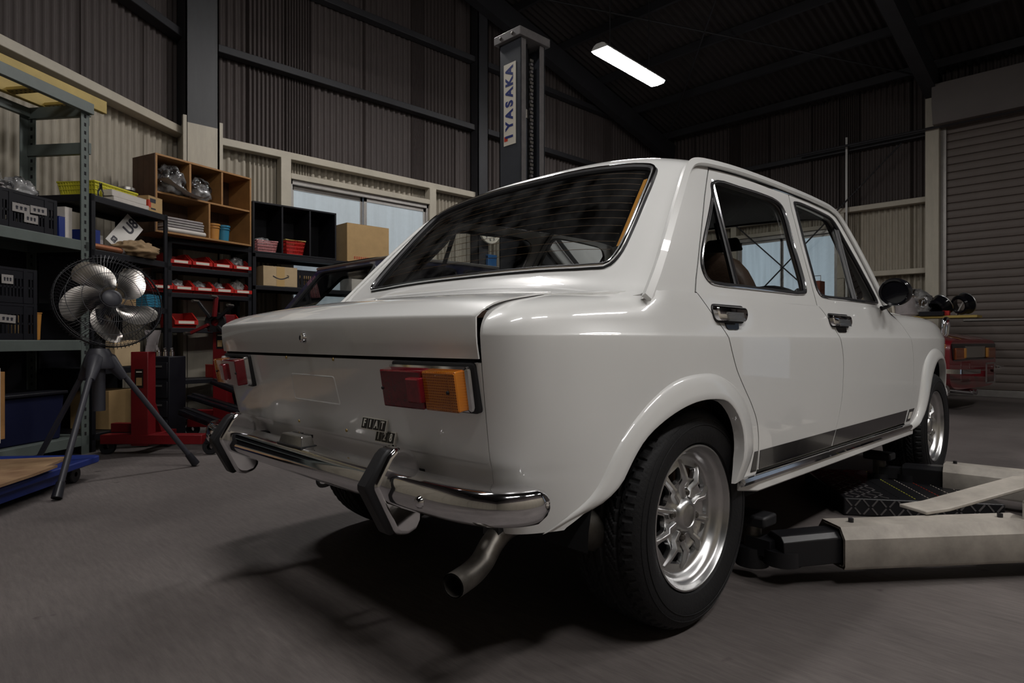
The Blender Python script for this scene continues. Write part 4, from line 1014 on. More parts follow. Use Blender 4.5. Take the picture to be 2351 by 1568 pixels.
mat('worn_grey', (.125, .115, .115), .6, noise=.35, nscale=14)
mat('label_white', (.62, .58, .50), .5)
mat('label_blue', (.018, .030, .15), .5)
mat('label_red', (.45, .04, .02), .5)
mat('label_green', (.008, .14, .045), .5)
mat('label_yellow', (.55, .55, .06), .5)
mat('arm_white', (.47, .43, .38), .55, noise=.45, nscale=7)
mat('arm_black', (.012, .012, .014), .35, noise=.2)
mat('blade_metal', (.48, .45, .42), .28, 1.0, noise=.1)
mat('fan_black', (.014, .014, .018), .35)
mat('fan_grey', (.030, .030, .038), .45)
mat('brown_paper', (.30, .20, .105), .8, noise=.4, nscale=14)
mat('copper', (.30, .12, .06), .45, .6)
mat('grey_cloth', (.32, .29, .29), .9, noise=.3, nscale=12)
mat('navy_paint', (.010, .013, .045), .3, coat=1)
mat('car_red', (.13, .005, .010), .3, coat=1)
mat('tail_orange', (.16, .035, .008), .25, coat=.6)
mat('tin', (.5, .48, .45), .3, .9)
mat('plate_white', (.55, .53, .50), .45, noise=.1)
mat('rusty_red', (.22, .045, .02), .7, noise=.4, nscale=9)
glass_mat('plastic_wrap', (.55, .55, .58), 1.7, rough=.10, extra=.45)
glass_mat('clear_plastic', (.78, .76, .70), 1.4, rough=.1, extra=.25)

def lump(w, d, h, seed=0, amp=.16, fr=3.2, n=22, flat=True):
    from mathutils import noise as NZ
    mb = MB(); off = Vector((seed*7.3, seed*3.1, seed*1.7))
    def fn(u, v):
        a = u*2*PI; b = (v-.5)*PI; p = Vector((math.cos(a)*math.cos(b), math.sin(a)*math.cos(b), math.sin(b)))
        k = 1+amp*(NZ.noise(p*fr+off)*1.2+.6*abs(NZ.noise(p*fr*2.3+off)))
        z = p.z*k
        if flat: z = max(z, -.75)
        return (p.x*k*w/2, p.y*k*d/2, (z+.75)*h/1.75)
    return mb.grid(fn, n*2, n, wu=True)
def frame(rz): c, s = math.cos(rz), math.sin(rz); return (c, s), (-s, c)
def place(o, base, rz, x, y, z, r=0):
    c, s = math.cos(rz), math.sin(rz); o.location = (base[0]+c*x-s*y, base[1]+s*x+c*y, z); o.rotation_euler = (0, 0, rz+r); return o

# ---------------------------------------------------------------- racks (local: x along, front at y=0, depth towards -y)
_slm = {}
def slotm(sx, sy, pw, k):
    if (sx, sy, k) not in _slm:
        q = MB()
        if k == 0: q.bx(-.0012, .0052, pw*.38, pw*.62, 0, .022, Matrix.Diagonal((sx, sy, 1, 1)))
        else: q.bx(pw*.38, pw*.62, -.001, .0052, 0, .022, Matrix.Diagonal((sx, sy, 1, 1)))
        _slm[(sx, sy, k)] = q.mesh('slot', 'under_black', 0)
    return _slm[(sx, sy, k)]
def rack(name, label, base, rz, L, D, H, levels, pw, mt, slots=False, th=.05, legs=((0, 0), (1, 0), (0, 1), (1, 1))):
    r = thing(name, label, 'shelf rack', (*base, 0), rz)
    pm = MB(); pm.bx(0, pw, -.004, 0, 0, H); pm.bx(0, .004, -pw, 0, 0, H)
    for ix, iy in legs:
        m = MB(); sx = 1 if not ix else -1; sy = -1 if not iy else 1
        m.bx(0, pw, 0, .004, 0, H, Matrix.Diagonal((sx, sy, 1, 1))); m.bx(0, .004, 0, pw, 0, H, Matrix.Diagonal((sx, sy, 1, 1)))
        p = m.build('post', mt, r); p.location = (L*ix, -D*iy, 0)
        if slots:
            for z in np.arange(.12, H-.05, .0525):
                q = link('slot', slotm(sx, sy, pw, 0), p); q.location = (0, 0, z)
                if not iy: q = link('slot', slotm(sx, sy, pw, 1), p); q.location = (0, 0, z)
    for z in levels:
        m = MB(); m.bx(.003, L-.003, -D+.003, -.003, z-.012, z); m.bx(.003, L-.003, -.03, -.001, z-th, z-.003); m.bx(.003, L-.003, -D+.001, -D+.03, z-th, z-.003); m.bx(.001, .03, -D, 0, z-th, z-.003); m.bx(L-.03, L-.001, -D, 0, z-th, z-.003)
        m.build('shelf', mt, r, bevel=.002)
    return r
RA = math.atan2(-.790, .613)
BA = (-3.318, -.562); BB = (-3.781, .033)
rA = rack('storage_rack', 'tall grey-green slotted steel storage rack at the left edge behind the fan', BA, RA, 1.9, .45, 2.26, (1.375, .735, .12), .062, 'rack_green', True, .065)
m = MB(); m.bx(-.01, 1.9, -.004, .03, 2.20, 2.27); m.build('top_beam', 'rack_green', rA, bevel=.003)
m = MB(); m.bx(-.01, 1.9, -.45, -.42, 2.20, 2.26); m.build('top_beam', 'rack_green', rA, bevel=.003)
for z in (2.19, 1.945): MB().bx(-.02, .012, -.45, 0, z, z+.075).build('side_brace', 'rack_green', rA, bevel=.003)
m = MB(); m.bx(-.004, .004, -.05, 0, 2.13, 2.27); m.build('gusset', 'rack_green', rA)
rB = rack('storage_rack', 'black steel rack beside the grey-green rack holding a yellow basket on top', BB, RA, .735, .42, 1.695, (1.693, 1.335, .98, .55, .12), .035, 'rack_black', False, .045)
RC = math.atan2(.156-.902, -4.223+4.345); BC = (-4.345, .902); LC = .756
MB().bx(.02, 1.88, -.448, -.442, .10, 1.32).build('shade_sheet', 'crate_black', rA); MB().bx(.02, .715, -.418, -.412, .10, 1.30).build('shade_sheet', 'crate_black', rB)  # dark sheets added behind the open shelves to stand in for shade
rC = rack('storage_rack', 'black steel rack with rows of red parts bins under the wooden cubby', BC, RC, LC, .30, 1.60, (1.587, 1.358, 1.137, .84, .40, .10), .035, 'rack_black', False, .04)
RD = -PI/2; BD = (-4.35, 2.62)
rD = rack('storage_rack', 'black steel rack under the window carrying cardboard boxes', BD, RD, 1.71, .40, 1.56, (1.555, 1.250, .75, .15), .035, 'rack_black', False, .04)

# ---------------------------------------------------------------- containers
def crate(label, w, d, h, mt='crate_black', labels=(), group=None):
    r = thing('plastic_crate', label, 'crate', group=group); t = .006
    m = MB(); m.bx(-w/2, w/2, -d/2, d/2, 0, .012); m.build('crate_base', mt, r)
    m = MB()
    for sy in (-1, 1):
        y = sy*d/2
        m.bx(-w/2, w/2, y-t/2, y+t/2, h*.70, h); m.bx(-w/2, w/2, y-t/2, y+t/2, 0, h*.18); m.bx(-w/2, w/2, y-t*.8, y+t*.8, h-.015, h); m.bx(-w/2, w/2, y-t/2, y+t/2, h*.42, h*.48)
        for k in range(int(w/.022)+1): x = -w/2+k*.022; m.bx(x, x+.009, y-t/2, y+t/2, h*.18, h*.70)
        for x in (-w*.32, w*.32, -w/2, w/2): m.bx(x-.012, x+.012, y-t*.9, y+t*.9, 0, h)
    for sx in (-1, 1):
        x = sx*w/2
        m.bx(x-t/2, x+t/2, -d/2, d/2, h*.70, h); m.bx(x-t/2, x+t/2, -d/2, d/2, 0, h*.18); m.bx(x-t*.8, x+t*.8, -d/2, d/2, h-.015, h)
        for k in range(int(d/.022)+1): y = -d/2+k*.022; m.bx(x-t/2, x+t/2, y, y+.009, h*.18, h*.70)
    m.build('crate_wall', mt, r)
    for (x, z, lw, lh, tl) in labels:
        q = MB(); q.box((0, 0, 0), (lw, .002, lh), T(x, d/2+.008, z) @ RY(tl)); q.build('paper_label', 'paper', r)
        q = MB()
        for k in range(3): q.box(((k-1)*lw*.25, .0015, 0), (lw*.12, .001, lh*.4), T(x, d/2+.008, z) @ RY(tl)); q.box(((k-1)*lw*.25, .0015, lh*.08), (lw*.17, .001, lh*.07), T(x, d/2+.008, z) @ RY(tl))
        q.build('label_writing', 'ink', r)
    return r
def box(label, w, d, h, mt='carton', name='cardboard_box', cat='box', tape=True, group=None):
    r = thing(name, label, cat, group=group)
    MB().bx(-w/2, w/2, -d/2, d/2, 0, h).build('carton_body', mt, r, bevel=.003)
    for s in (-1, 1): MB().bx(-w/2, w/2, 0 if s > 0 else -d/2, d/2 if s > 0 else -.002, h, h+.003).build('flap', mt, r)
    if tape: MB().bx(-w/2-.001, w/2+.001, -.025, .025, h+.002, h+.0042).build('tape', 'tape', r)
    return r
def bin_(label, w=.165, d=.24, h=.115, group='red parts bins on the black rack', mt='red_plastic', strip=True):
    r = thing('parts_bin', label, 'bin', group=group); t = .004
    pf = [(-d, 0), (0-.02, 0), (.012, h*.42), (.018, h*.46), (-d*.34, h), (-d, h)]
    YZ = Matrix(((0, 0, 1, 0), (1, 0, 0, 0), (0, 1, 0, 0), (0, 0, 0, 1)))
    for s in (-1, 1): MB().prism(pf, s*w/2-t/2, s*w/2+t/2, YZ).build('side_wall', mt, r)
    for s in (-1, 1): MB().tube([(s*w/2, .016, h*.46), (s*w/2, -d*.34, h), (s*w/2, -d, h)], .006, 6).build('rim', mt, r)
    m = MB(); m.bx(-w/2, w/2, -d, -.02, 0, t); m.bx(-w/2, w/2, -d, -d+t, 0, h); m.build('tray', mt, r)
    m = MB(); m.prism([(-.022, 0), (.012, h*.42), (.020, h*.44), (.020, h*.5), (.008, h*.5), (-.026, t)], -w/2, w/2, YZ); m.bx(-w/2-.004, w/2+.004, .008, .022, h*.22, h*.5); m.build('front_lip', mt, r)
    if strip: MB().bx(-w*.34, w*.36, .022, .0235, h*.27, h*.45).build('label_strip', 'label_white', r)
    return r
def basket(label, w, d, h, mt, rim=None, taper=.85, solid=False):
    r = thing('plastic_basket', label, 'basket'); n = 14
    m = MB()
    def ring(k, z0, z1, t=.004):
        for s in (-1, 1):
            m.bx(-w/2*k, w/2*k, s*d/2*k-t/2, s*d/2*k+t/2, z0, z1); m.bx(s*w/2*k-t/2, s*w/2*k+t/2, -d/2*k, d/2*k, z0, z1)
    for i in range(4): z = h*(i+.3)/4; ring(taper+(1-taper)*z/h, z-h*.035, z+h*.035)
    m.bx(-w/2*taper, w/2*taper, -d/2*taper, d/2*taper, 0, .005)
    for k in range(n+1):
        for s in (-1, 1):
            u = -1+2*k/n
            m.beam((u*w/2*taper, s*d/2*taper, 0), (u*w/2, s*d/2, h), .006, .004)
            m.beam((s*w/2*taper, u*d/2*taper, 0), (s*w/2, u*d/2, h), .006, .004)
    m.build('basket_wall', mt, r)
    if solid:
        q = MB(); k = taper+.004
        vs = [(-w/2*k, -d/2*k, .004), (w/2*k, -d/2*k, .004), (w/2*k, d/2*k, .004), (-w/2*k, d/2*k, .004), (-w/2*.99, -d/2*.99, h), (w/2*.99, -d/2*.99, h), (w/2*.99, d/2*.99, h), (-w/2*.99, d/2*.99, h)]
        q.add(vs, [(0, 1, 5, 4), (1, 2, 6, 5), (2, 3, 7, 6), (3, 0, 4, 7)]); q.build('basket_skin', mt, r)
    MB().tube([(-w/2, -d/2, h), (w/2, -d/2, h), (w/2, d/2, h), (-w/2, d/2, h)], .007, 6, True).build('rim', rim or mt, r)
    return r
def bag(label, w, d, h, seed, mt='plastic_wrap', name='plastic_bag', cat='bag'): return tag(lump(w, d, h, seed, .24, 3.0, 30).build(name, mt, angle=120), label, cat)

# ---------------------------------------------------------------- on the grey-green rack
place(crate('black plastic crate with white labels on the upper shelf of the grey-green rack', .36, .30, .215, labels=((-.06, .13, .11, .045, .03), (.055, .12, .11, .05, .0), (-.01, .07, .09, .05, .0))), BA, RA, .42, -.17, 1.375)
place(crate('black plastic crate cut by the left edge of the picture on the upper shelf', .36, .30, .22), BA, RA, .82, -.18, 1.375)
place(bag('crumpled clear plastic bag of small parts on top of the labelled crate', .20, .18, .13, 1), BA, RA, .34, -.18, 1.575)
place(bag('dark green bin liner bundled behind the labelled crate', .18, .16, .16, 4, 'crate_black'), BA, RA, .20, -.30, 1.50)
place(bag('grey rag heaped on the crate at the left edge', .26, .22, .07, 6, 'grey_cloth', 'rag', 'cloth'), BA, RA, .60, -.18, 1.585)
o = thing('plastic_tube', 'clear plastic tubes leaning out of the labelled crate', 'tube')
for k, dx in enumerate((0, .035)): MB().tube([(dx, 0, 0), (dx+.10, -.02, .36)], .016, 10).build('tube_wall', 'clear_plastic', o)
place(o, BA, RA, .40, -.20, 1.58)
place(box('white and brown narrow box standing beside the labelled crate', .055, .20, .20, 'white_card', tape=False), BA, RA, .105, -.15, 1.375)
place(box('blue narrow box between the labelled crate and the white box', .045, .22, .13, 'blue_plastic', tape=False), BA, RA, .165, -.15, 1.375)
place(crate('black plastic crate with one square label, upper of the two stacked crates', .36, .30, .20, labels=((.0, .13, .07, .05, 0),), group='stacked black crates'), BA, RA, .56, -.17, .948)
place(crate('black plastic crate with a wide label, lower of the two stacked crates', .36, .30, .21, labels=((.0, .12, .10, .045, -.06),), group='stacked black crates'), BA, RA, .56, -.17, .735)
cup = thing('plastic_tumbler', 'orange-brown plastic tumbler beside the stacked crates', 'cup'); MB().lathe([(0, 0), (.032, 0), (.042, .16), (.045, .16), (.045, .165), (.040, .165), (.034, .004)], 20).build('cup_wall', 'amber_plastic', cup); place(cup, BA, RA, .33, -.08, .735)
place(box('small tilted brown carton above the orange tumbler', .10, .05, .16, 'carton', tape=False), BA, RA, .24, -.34, .735)
tub = thing('storage_tub', 'dark blue storage tub under the rack shelf', 'tub'); m = MB(); m.box((0, 0, .14), (.42, .34, .28), tx=1.08, ty=1.08); m.build('tub_body', 'dark_blue', tub, bevel=.01); m = MB(); m.box((0, 0, .29), (.48, .40, .02)); m.build('tub_lid', 'crate_black', tub, bevel=.005); place(tub, BA, RA, .38, -.22, .12)
place(bag('heap of red and black cables low on the rack', .30, .24, .10, 9, 'red_steel', 'cable_heap', 'cables'), BA, RA, .92, -.18, .12)
pn = thing('leaning_board', 'white and brown board leaning at the left edge under the rack', 'board'); MB().bx(-.005, .02, -.10, .10, 0, .40).build('board_face', 'white_card', pn); MB().bx(-.03, -.005, -.10, .10, .02, .38).build('board_back', 'wood_pine', pn); place(pn, BA, RA, .74, .03, .30) ; pn.location.z = 0.185
# yellow perforated ramp / ladder lying on top
lad = thing('yellow_ladder', 'yellow ladder with perforated treads lying on top of the grey-green rack', 'ladder')
for y in (0.0, -.30): MB().bx(0, 2.3, y-.018, y+.018, 0, .085).build('side_rail', 'yellow_paint', lad, bevel=.004)
for k in range(9):
    x = .12+k*.26; m = MB(); m.bx(x, x+.07, -.285, -.015, .01, .03); tr = m.build('tread', 'yellow_paint', lad, bevel=.003)
    q = MB()
    for a in range(2):
        for b in range(8): q.lathe([(0, .0005), (.007, .0005)], 8, T(x+.02+a*.03, -.26+b*.032, .0305)); q.lathe([(0, .0005), (.007, .0005)], 8, T(x+.02+a*.03, -.26+b*.032, .0087))
    q.build('perforations', 'under_black', tr)
place(lad, BA, RA, -.19, -.05, 2.272, -.035)

# ---------------------------------------------------------------- on the black rack beside it
place(basket('translucent lime-yellow plastic basket on the top shelf of the black rack', .40, .28, .115, 'lime_plastic', 'lime_plastic', .88, True), BB, RA, .42, -.22, 1.693)
place(box('white flat box in front of the yellow basket, lower of the pair', .34, .14, .028, 'white_card', 'flat_box', tape=False), BB, RA, .36, -.08, 1.694)
place(box('white flat box in front of the yellow basket, upper of the pair', .33, .13, .04, 'white_card', 'flat_box', tape=False), BB, RA, .375, -.08, 1.726)
cb = box('small printed carton at the end of the black rack top shelf', .15, .13, .115, 'carton', tape=False); place(cb, BB, RA, .10, -.09, 1.694)
MB().bx(.05, .0765, -.066, .066, .03, .085).build('red_print', 'label_red', cb); q = MB(); q.bx(.0, .06, .0655, .0665, .07, .10); q.bx(.0, .05, .0655, .0665, .02, .03); q.build('printed_mark', 'ink', cb)
tn_ = thing('glass_jar', 'round glass jar with tin lid behind the small printed carton', 'jar'); MB().lathe([(0, 0), (.055, 0), (.055, .012), (.052, .014), (.052, .05), (.056, .052), (.056, .072), (0, .074)], 28).build('jar_body', 'tin', tn_); MB().lathe([(.0535, .016), (.0535, .050)], 28).build('dark_band', 'black_gloss', tn_); place(tn_, BB, RA, .12, -.25, 1.80); tn_.location.z = 1.812; 
place(box('second small carton under the glass jar', .16, .12, .115, 'carton_pale', tape=False), BB, RA, .12, -.26, 1.694)
pp = thing('pliers', 'chrome pliers standing on the black rack top shelf', 'tool')
for s in (-1, 1): MB().tube([(s*.02, 0, 0), (s*.022, 0, .04), (s*.004, 0, .07), (s*.008, 0, .105)], [.006, .006, .008, .003], 8).build('handle', 'chrome', pp)
place(pp, BB, RA, .60, -.05, 1.694)
np_ = thing('number_plate', 'white number plate with black characters ending U8 leaning on the second shelf', 'plate')
m = MB(); m.box((0, 0, 0), (.30, .003, .15)); m.build('plate_sheet', 'plate_white', np_, bevel=.001)
text_later = [(np_, 'U8', .105, .085, 0), (np_, 'S3', .05, -.10, .03)]
place(np_, BB, RA, .32, -.10, 1.50, 0); np_.rotation_euler = (-.30, -.80, RA+PI)
place(box('blue box at the left of the second shelf of the black rack', .07, .18, .13, 'blue_plastic', tape=False), BB, RA, .66, -.12, 1.337)
for k, (x, y) in enumerate(((.52, -.16), (.56, -.30))):
    c = thing('metal_can', ('short tin can lying behind the blue box', 'tin can at the back of the second shelf')[k], 'can'); MB().lathe([(0, 0), (.045, 0), (.045, .12), (0, .122)], 22).build('can_body', 'tin', c); MB().lathe([(.0455, .03), (.0455, .09)], 22).build('can_label', 'grey_cloth', c); place(c, BB, RA, x, y, 1.337)
place(bag('crumpled brown paper bundle hanging over the second shelf edge', .36, .22, .12, 3, 'brown_paper', 'paper_bundle', 'paper'), BB, RA, .26, -.06, 1.335)
place(bag('torn brown paper sheet under the paper bundle', .22, .10, .07, 8, 'brown_paper', 'paper_bundle', 'paper'), BB, RA, .30, -.07, 1.336)
cop = thing('copper_pipe', 'short brown wrapped pipe lying on the second shelf', 'pipe'); MB().tube([(0, 0, .022), (.26, 0, .022)], .022, 14).build('pipe_body', 'copper', cop); MB().tube([(-.04, 0, .022), (.0, 0, .022)], [.015, .024], 12).build('pipe_wrap', 'grey_cloth', cop); place(cop, BB, RA, .44, -.035, 1.337)
place(box('blue plastic case on the third shelf of the black rack', .16, .20, .09, 'cyan_plastic', tape=False), BB, RA, .12, -.12, .982)
place(box('brown carton behind the fan on the third shelf', .18, .20, .15, 'carton', tape=False), BB, RA, .36, -.15, .982)
place(box('pale carton with pinholes low behind the fan column', .24, .22, .18, 'carton_pale', tape=False), BB, RA, .40, -.12, .552)
place(box('open brown carton on the lowest shelf behind the fan', .30, .30, .26, 'carton', tape=False), BB, RA, .40, -.18, .122)
place(bin_('red parts bin mostly hidden behind the fan cage'), BB, RA, .16, -.02, .552, PI) if False else None
place(bag('bag of mixed screws on the third shelf end', .12, .12, .08, 12), BB, RA, .58, -.12, .982)

# ---------------------------------------------------------------- red bins
pos1 = ['first', 'second', 'third']
def rowlab(row, k, n, extra): 
    side = {0: 'rightmost', n-1: 'leftmost'}.get(k, None) or ('second from the right' if k == 1 else ('middle' if n == 5 and k == 2 else 'second from the left'))
    return 'red plastic parts bin, %s in the %s row%s' % (side, row, extra)
for k in range(4):
    b = bin_(rowlab('top', k, 4, '')); place(b, BC, RC, .09+k*.185, -.02, 1.358, PI) ; b.rotation_euler[2] = RC+PI
for k in range(5):
    b = bin_(rowlab('second', k, 5, '')); place(b, BC, RC, .085+k*.178, -.02, 1.137); b.rotation_euler[2] = RC+PI
for o in [q for q in COL.objects if q.name.startswith('parts_bin')]: o.rotation_euler[2] = RC
for k, x in enumerate((.60, .20)):
    b = bin_(('red parts bin on the third shelf left of the engine stand head', 'red parts bin on the third shelf right of the engine stand head')[k], .19, .24, .13); place(b, BC, RC, x, -.02, .84)
b = bin_('red parts bin low down beside the red engine stand column', .18, .22, .11); place(b, BC, RC, .22, -.02, .40)
cs = thing('blue_carton', 'blue carton with a white disc print low on the rack', 'box'); MB().bx(-.10, .10, -.10, .10, 0, .13).build('carton_body', 'blue_plastic', cs, bevel=.002); MB().lathe([(0, .001), (.042, .001)], 24, T(-.02, .101, .06) @ RX(-PI/2)).build('disc_print', 'label_white', cs); place(cs, BC, RC, .08, -.11, .401)
for k, (x, z, w, s, lb) in enumerate(((.09, 1.372, .13, 21, 'clear bag of fittings in the rightmost top-row bin'), (.63, 1.150, .11, 22, 'clear bag in the left second-row bin'), (.44, 1.150, .13, 23, 'clear bag of parts in the middle second-row bin'), (.27, 1.150, .11, 24, 'clear bag in a second-row bin'), (.085, 1.150, .12, 25, 'white bagged part in the rightmost second-row bin'))):
    place(bag(lb, w, .14, .13 if k in (0, 4) else .10, s, 'plastic_wrap' if k != 4 else 'paper'), BC, RC, x, -.12, z)
# wooden cubby
WBX = (-4.311, .885); RW_ = math.atan2(.017-.885, -4.038+4.311); LW = .91; HW = .63; DW = .30; Z0_ = 1.60
cubby = thing('wooden_cubby', 'varnished pine cubby shelf with five open compartments on top of the rack', 'shelf', (*WBX, Z0_), RW_)
t = .016
for nm, a in (('top_board', (0, LW, -DW, 0, HW-t, HW)), ('bottom_board', (0, LW, -DW, 0, 0, t)), ('middle_board', (t, LW-t, -DW, -.004, HW*.51-t/2, HW*.51+t/2)), ('side_board', (0, t, -DW, 0, t, HW-t)), ('side_board', (LW-t, LW, -DW, 0, t, HW-t))):
    MB().bx(*a).build(nm, 'wood_pine', cubby, bevel=.002)
for k in range(7): MB().bx(LW*k/7+.001, LW*(k+1)/7-.001, -DW, -DW+.008, .002, HW-.002).build('back_plank', 'wood_dark', cubby)
for k in range(4): MB().bx(LW, LW+.006, -DW*(k+1)/4+.0015, -DW*k/4-.0015, .002, HW-.004).build('side_plank', 'wood_dark', cubby)
for x in (LW/3, LW*2/3): MB().bx(x-t/2, x+t/2, -DW, -.004, HW*.51+t/2, HW-t).build('divider', 'wood_pine', cubby)
MB().bx(LW*.47-t/2, LW*.47+t/2, -DW, -.004, t, HW*.51-t/2).build('divider', 'wood_pine', cubby)
place(bag('large bundle of bubble wrap in the upper left compartment of the wooden cubby', .24, .24, .24, 31), WBX, RW_, LW*.80, -.10, Z0_+HW*.51+t/2)
place(bag('roll of bubble wrap in the upper middle compartment of the wooden cubby', .20, .22, .19, 33), WBX, RW_, LW*.52, -.10, Z0_+HW*.51+t/2)
wsh = thing('white_sheet', 'white foam sheet sticking out under the bubble wrap', 'sheet'); m = MB(); m.grid(lambda u, v: (-.16+.32*u, -.12+.24*v, .005+.10*u*u), 10, 4); m.grid(lambda u, v: (-.16+.32*u, -.12+.24*v, .009+.10*u*u), 10, 4); m.build('sheet_face', 'white_card', wsh); place(wsh, WBX, RW_, LW*.76, -.05, Z0_+HW*.51+t/2)
cl = thing('folded_cloths', 'pile of folded grey cloths in the lower left compartment', 'cloth')
for k in range(6): m = MB(); m.box((.004*(k % 3), 0, .012+k*.021), (.34-.012*(k % 2), .24, .019)); m.build('fold', 'grey_cloth' if k % 3 else 'paper', cl, bevel=.008, seg=3)
place(cl, WBX, RW_, LW*.70, -.13, Z0_+t)
rl = thing('paper_roll', 'white paper roll in front of the folded cloths', 'roll'); MB().tube([(-.17, 0, .02), (.17, 0, .02)], .02, 14).build('roll_body', 'white_card', rl); place(rl, WBX, RW_, LW*.70, .015-.03, Z0_+t)
for k, (x, mt_, lb) in enumerate(((LW*.36, 'amber_plastic', 'orange-brown plastic pot in the lower right compartment'), (LW*.25, 'cyan_plastic', 'blue plastic pot in the lower right compartment'))):
    c = thing('plastic_pot', lb, 'pot'); MB().lathe([(0, 0), (.042, 0), (.052, .13), (.058, .13), (.058, .145), (.053, .145), (.044, .006), (0, .006)], 24).build('pot_wall', mt_, c); MB().tube([(.055*math.cos(a), .055*math.sin(a), .11) for a in np.linspace(0, 2*PI, 25)[:-1]], .003, 6, True).build('pot_rib', mt_, c); place(c, WBX, RW_, x, -.09, Z0_+t)
# ---------------------------------------------------------------- window rack contents
BK = (-4.35, 1.768)
kb = thing('black_cubby', 'black cube shelf with three open compartments below the window', 'shelf', (*BK, 1.556), RD)
LK, HK, DK = .853, .48, .36
for nm, a in (('top_board', (0, LK, -DK, 0, HK-t, HK)), ('bottom_board', (0, LK, -DK, 0, 0, t)), ('side_board', (0, t, -DK, 0, t, HK-t)), ('side_board', (LK-t, LK, -DK, 0, t, HK-t)), ('divider', (LK/3-t/2, LK/3+t/2, -DK, -.003, t, HK-t)), ('divider', (LK*2/3-t/2, LK*2/3+t/2, -DK, -.003, t, HK-t)), ('back_board', (t, LK-t, -DK, -DK+.006, t, HK-t))):
    MB().bx(*a).build(nm, 'rack_black', kb, bevel=.0015)
pb = basket('pink plastic basket in the left compartment of the black cube shelf', .20, .24, .105, 'pink_plastic'); place(pb, BK, RD, LK*.83, -.14, 1.572)
place(bag('grey bagged part heaped in the pink basket', .17, .18, .12, 41), BK, RD, LK*.83, -.14, 1.60)
rb_ = basket('red plastic basket with a yellow rim in the middle compartment', .20, .24, .14, 'red_plastic', 'yellow_paint', .80); place(rb_, BK, RD, LK*.50, -.14, 1.572)
bb = box('large plain cardboard box beside the black cube shelf under the window', .51, .38, .40, 'carton', tape=False); place(bb, (-4.35, 2.40), RD, .255, -.19, 1.556)
q = MB(); 
for k in range(9): x = -.05+k*.026; q.bx(x, x+.016, .1905, .1915, .04, .044); q.bx(x+.002, x+.006, .1905, .1915, .03, .06); q.bx(x+.011, x+.015, .1905, .1915, .028, .055); q.bx(x, x+.018, .1905, .1915, .055, .058)
q.build('red_printing', 'label_red', bb)
sb = box('small low carton under the white bottle', .24, .30, .055, 'carton', tape=False); place(sb, (-4.35, 2.40), RD, -.14, -.18, 1.556) if False else place(sb, (-4.35, 2.60), RD, .06, -.18, 1.556)
sb.location = (-4.50, 2.53, 1.556)
bo = thing('spray_bottle', 'small white bottle on the low carton', 'bottle'); MB().lathe([(0, 0), (.03, 0), (.033, .02), (.026, .04), (.012, .05), (.010, .065), (0, .067)], 20).build('bottle_body', 'label_white', bo); MB().tube([(0, 0, .06), (-.01, -.03, .075), (-.03, -.10, .08)], .003, 6).build('bottle_straw', 'tin', bo); bo.location = (-4.45, 2.50, 1.616)
ab = box('cardboard parcel with a curved arrow print on the middle shelf', .336, .30, .187, 'carton_pale', tape=False); place(ab, (-4.35, 1.35), RD, .168, -.155, 1.251)
sm1 = [(-.075+.15*u, .1512, .105-.034*math.sin(PI*(u*.85+.08))) for u in np.linspace(0, 1, 14)]
q = MB(); q.sweep([(x, y, z) for x, y, z in sm1][::-1], [(-.0005, -.005), (.0005, -.005), (.0005, .005), (-.0005, .005)]); q.tube([(-.075+.012, .1512, .112), (-.082, .1512, .107), (-.078, .1512, .088)], .003, 6); q.build('arrow_print', 'ink', ab)
MB().bx(-.04, .04, .150, .1512, 0, .187).build('tape', 'tape', ab)
place(crate('black mesh crate beside the parcel on the middle shelf', .24, .30, .175), (-4.35, 1.60), RD, .12, -.17, 1.251)
place(box('pale carton inside the black mesh crate', .16, .2, .14, 'carton', tape=False), (-4.35, 1.60), RD, .12, -.17, 1.27)
place(box('white carton at the far end of the middle shelf', .22, .25, .16, 'white_card', tape=False), (-4.35, 2.2), RD, .12, -.17, 1.251)
# ---------------------------------------------------------------- pedestal fan
fan = thing('pedestal_fan', 'black tripod pedestal fan with bare metal blades', 'fan', (-2.38, -.69, 0))
ft = [Vector((-1.97, -.935, 0)), Vector((-2.378, -.209, 0)), Vector((-2.80, -.925, 0))]
for f_ in ft:
    l = f_-Vector((-2.38, -.69, 0)); top = Vector((l.x*.16, l.y*.16, .60)); k = MB(); k.tube([top, Vector((l.x*.97, l.y*.97, .035))], .0145, 12); k.build('leg', 'fan_grey', fan)
    d_ = (Vector((l.x, l.y, 0))-top).normalized(); MB().tube([Vector((l.x, l.y, .012))-d_*.075, Vector((l.x, l.y, .012))], [.019, .023], 12).build('foot', 'fan_black', fan)
    MB().tube([Vector((0, 0, .645)), Vector((l.x*.10, l.y*.10, .625)), Vector((l.x*.24, l.y*.24, .53))], [.045, .040, .022], 12).build('leg_socket', 'fan_grey', fan)
MB().lathe([(0, .69), (.045, .69), (.055, .67), (.075, .60), (.07, .585), (.02, .58), (0, .58)], 24).build('hub_casting', 'fan_grey', fan)
MB().tube([(0, 0, .36), (0, 0, .60)], .030, 16).build('lower_sleeve', 'fan_grey', fan); MB().tube([(0, 0, .66), (0, 0, .90)], .022, 16).build('column', 'fan_black', fan); MB().tube([(0, 0, .69), (0, 0, .735)], .030, 16).build('collar', 'fan_black', fan)
hub = Vector((-2.435, -.632, .942))-Vector((-2.38, -.69, 0))
fd = (Vector((.978, -.207, 0))*.86+Vector((.697, .717, 0))*.30+Vector((0, 0, .36))).normalized()
fx = fd.cross(Vector((0, 0, 1))).normalized()*-1; fx = Vector((0, 0, 1)).cross(fd).normalized(); fy = fd.cross(fx)
FM = Matrix(((fx.x, fy.x, fd.x, hub.x), (fx.y, fy.y, fd.y, hub.y), (fx.z, fy.z, fd.z, hub.z), (0, 0, 0, 1)))
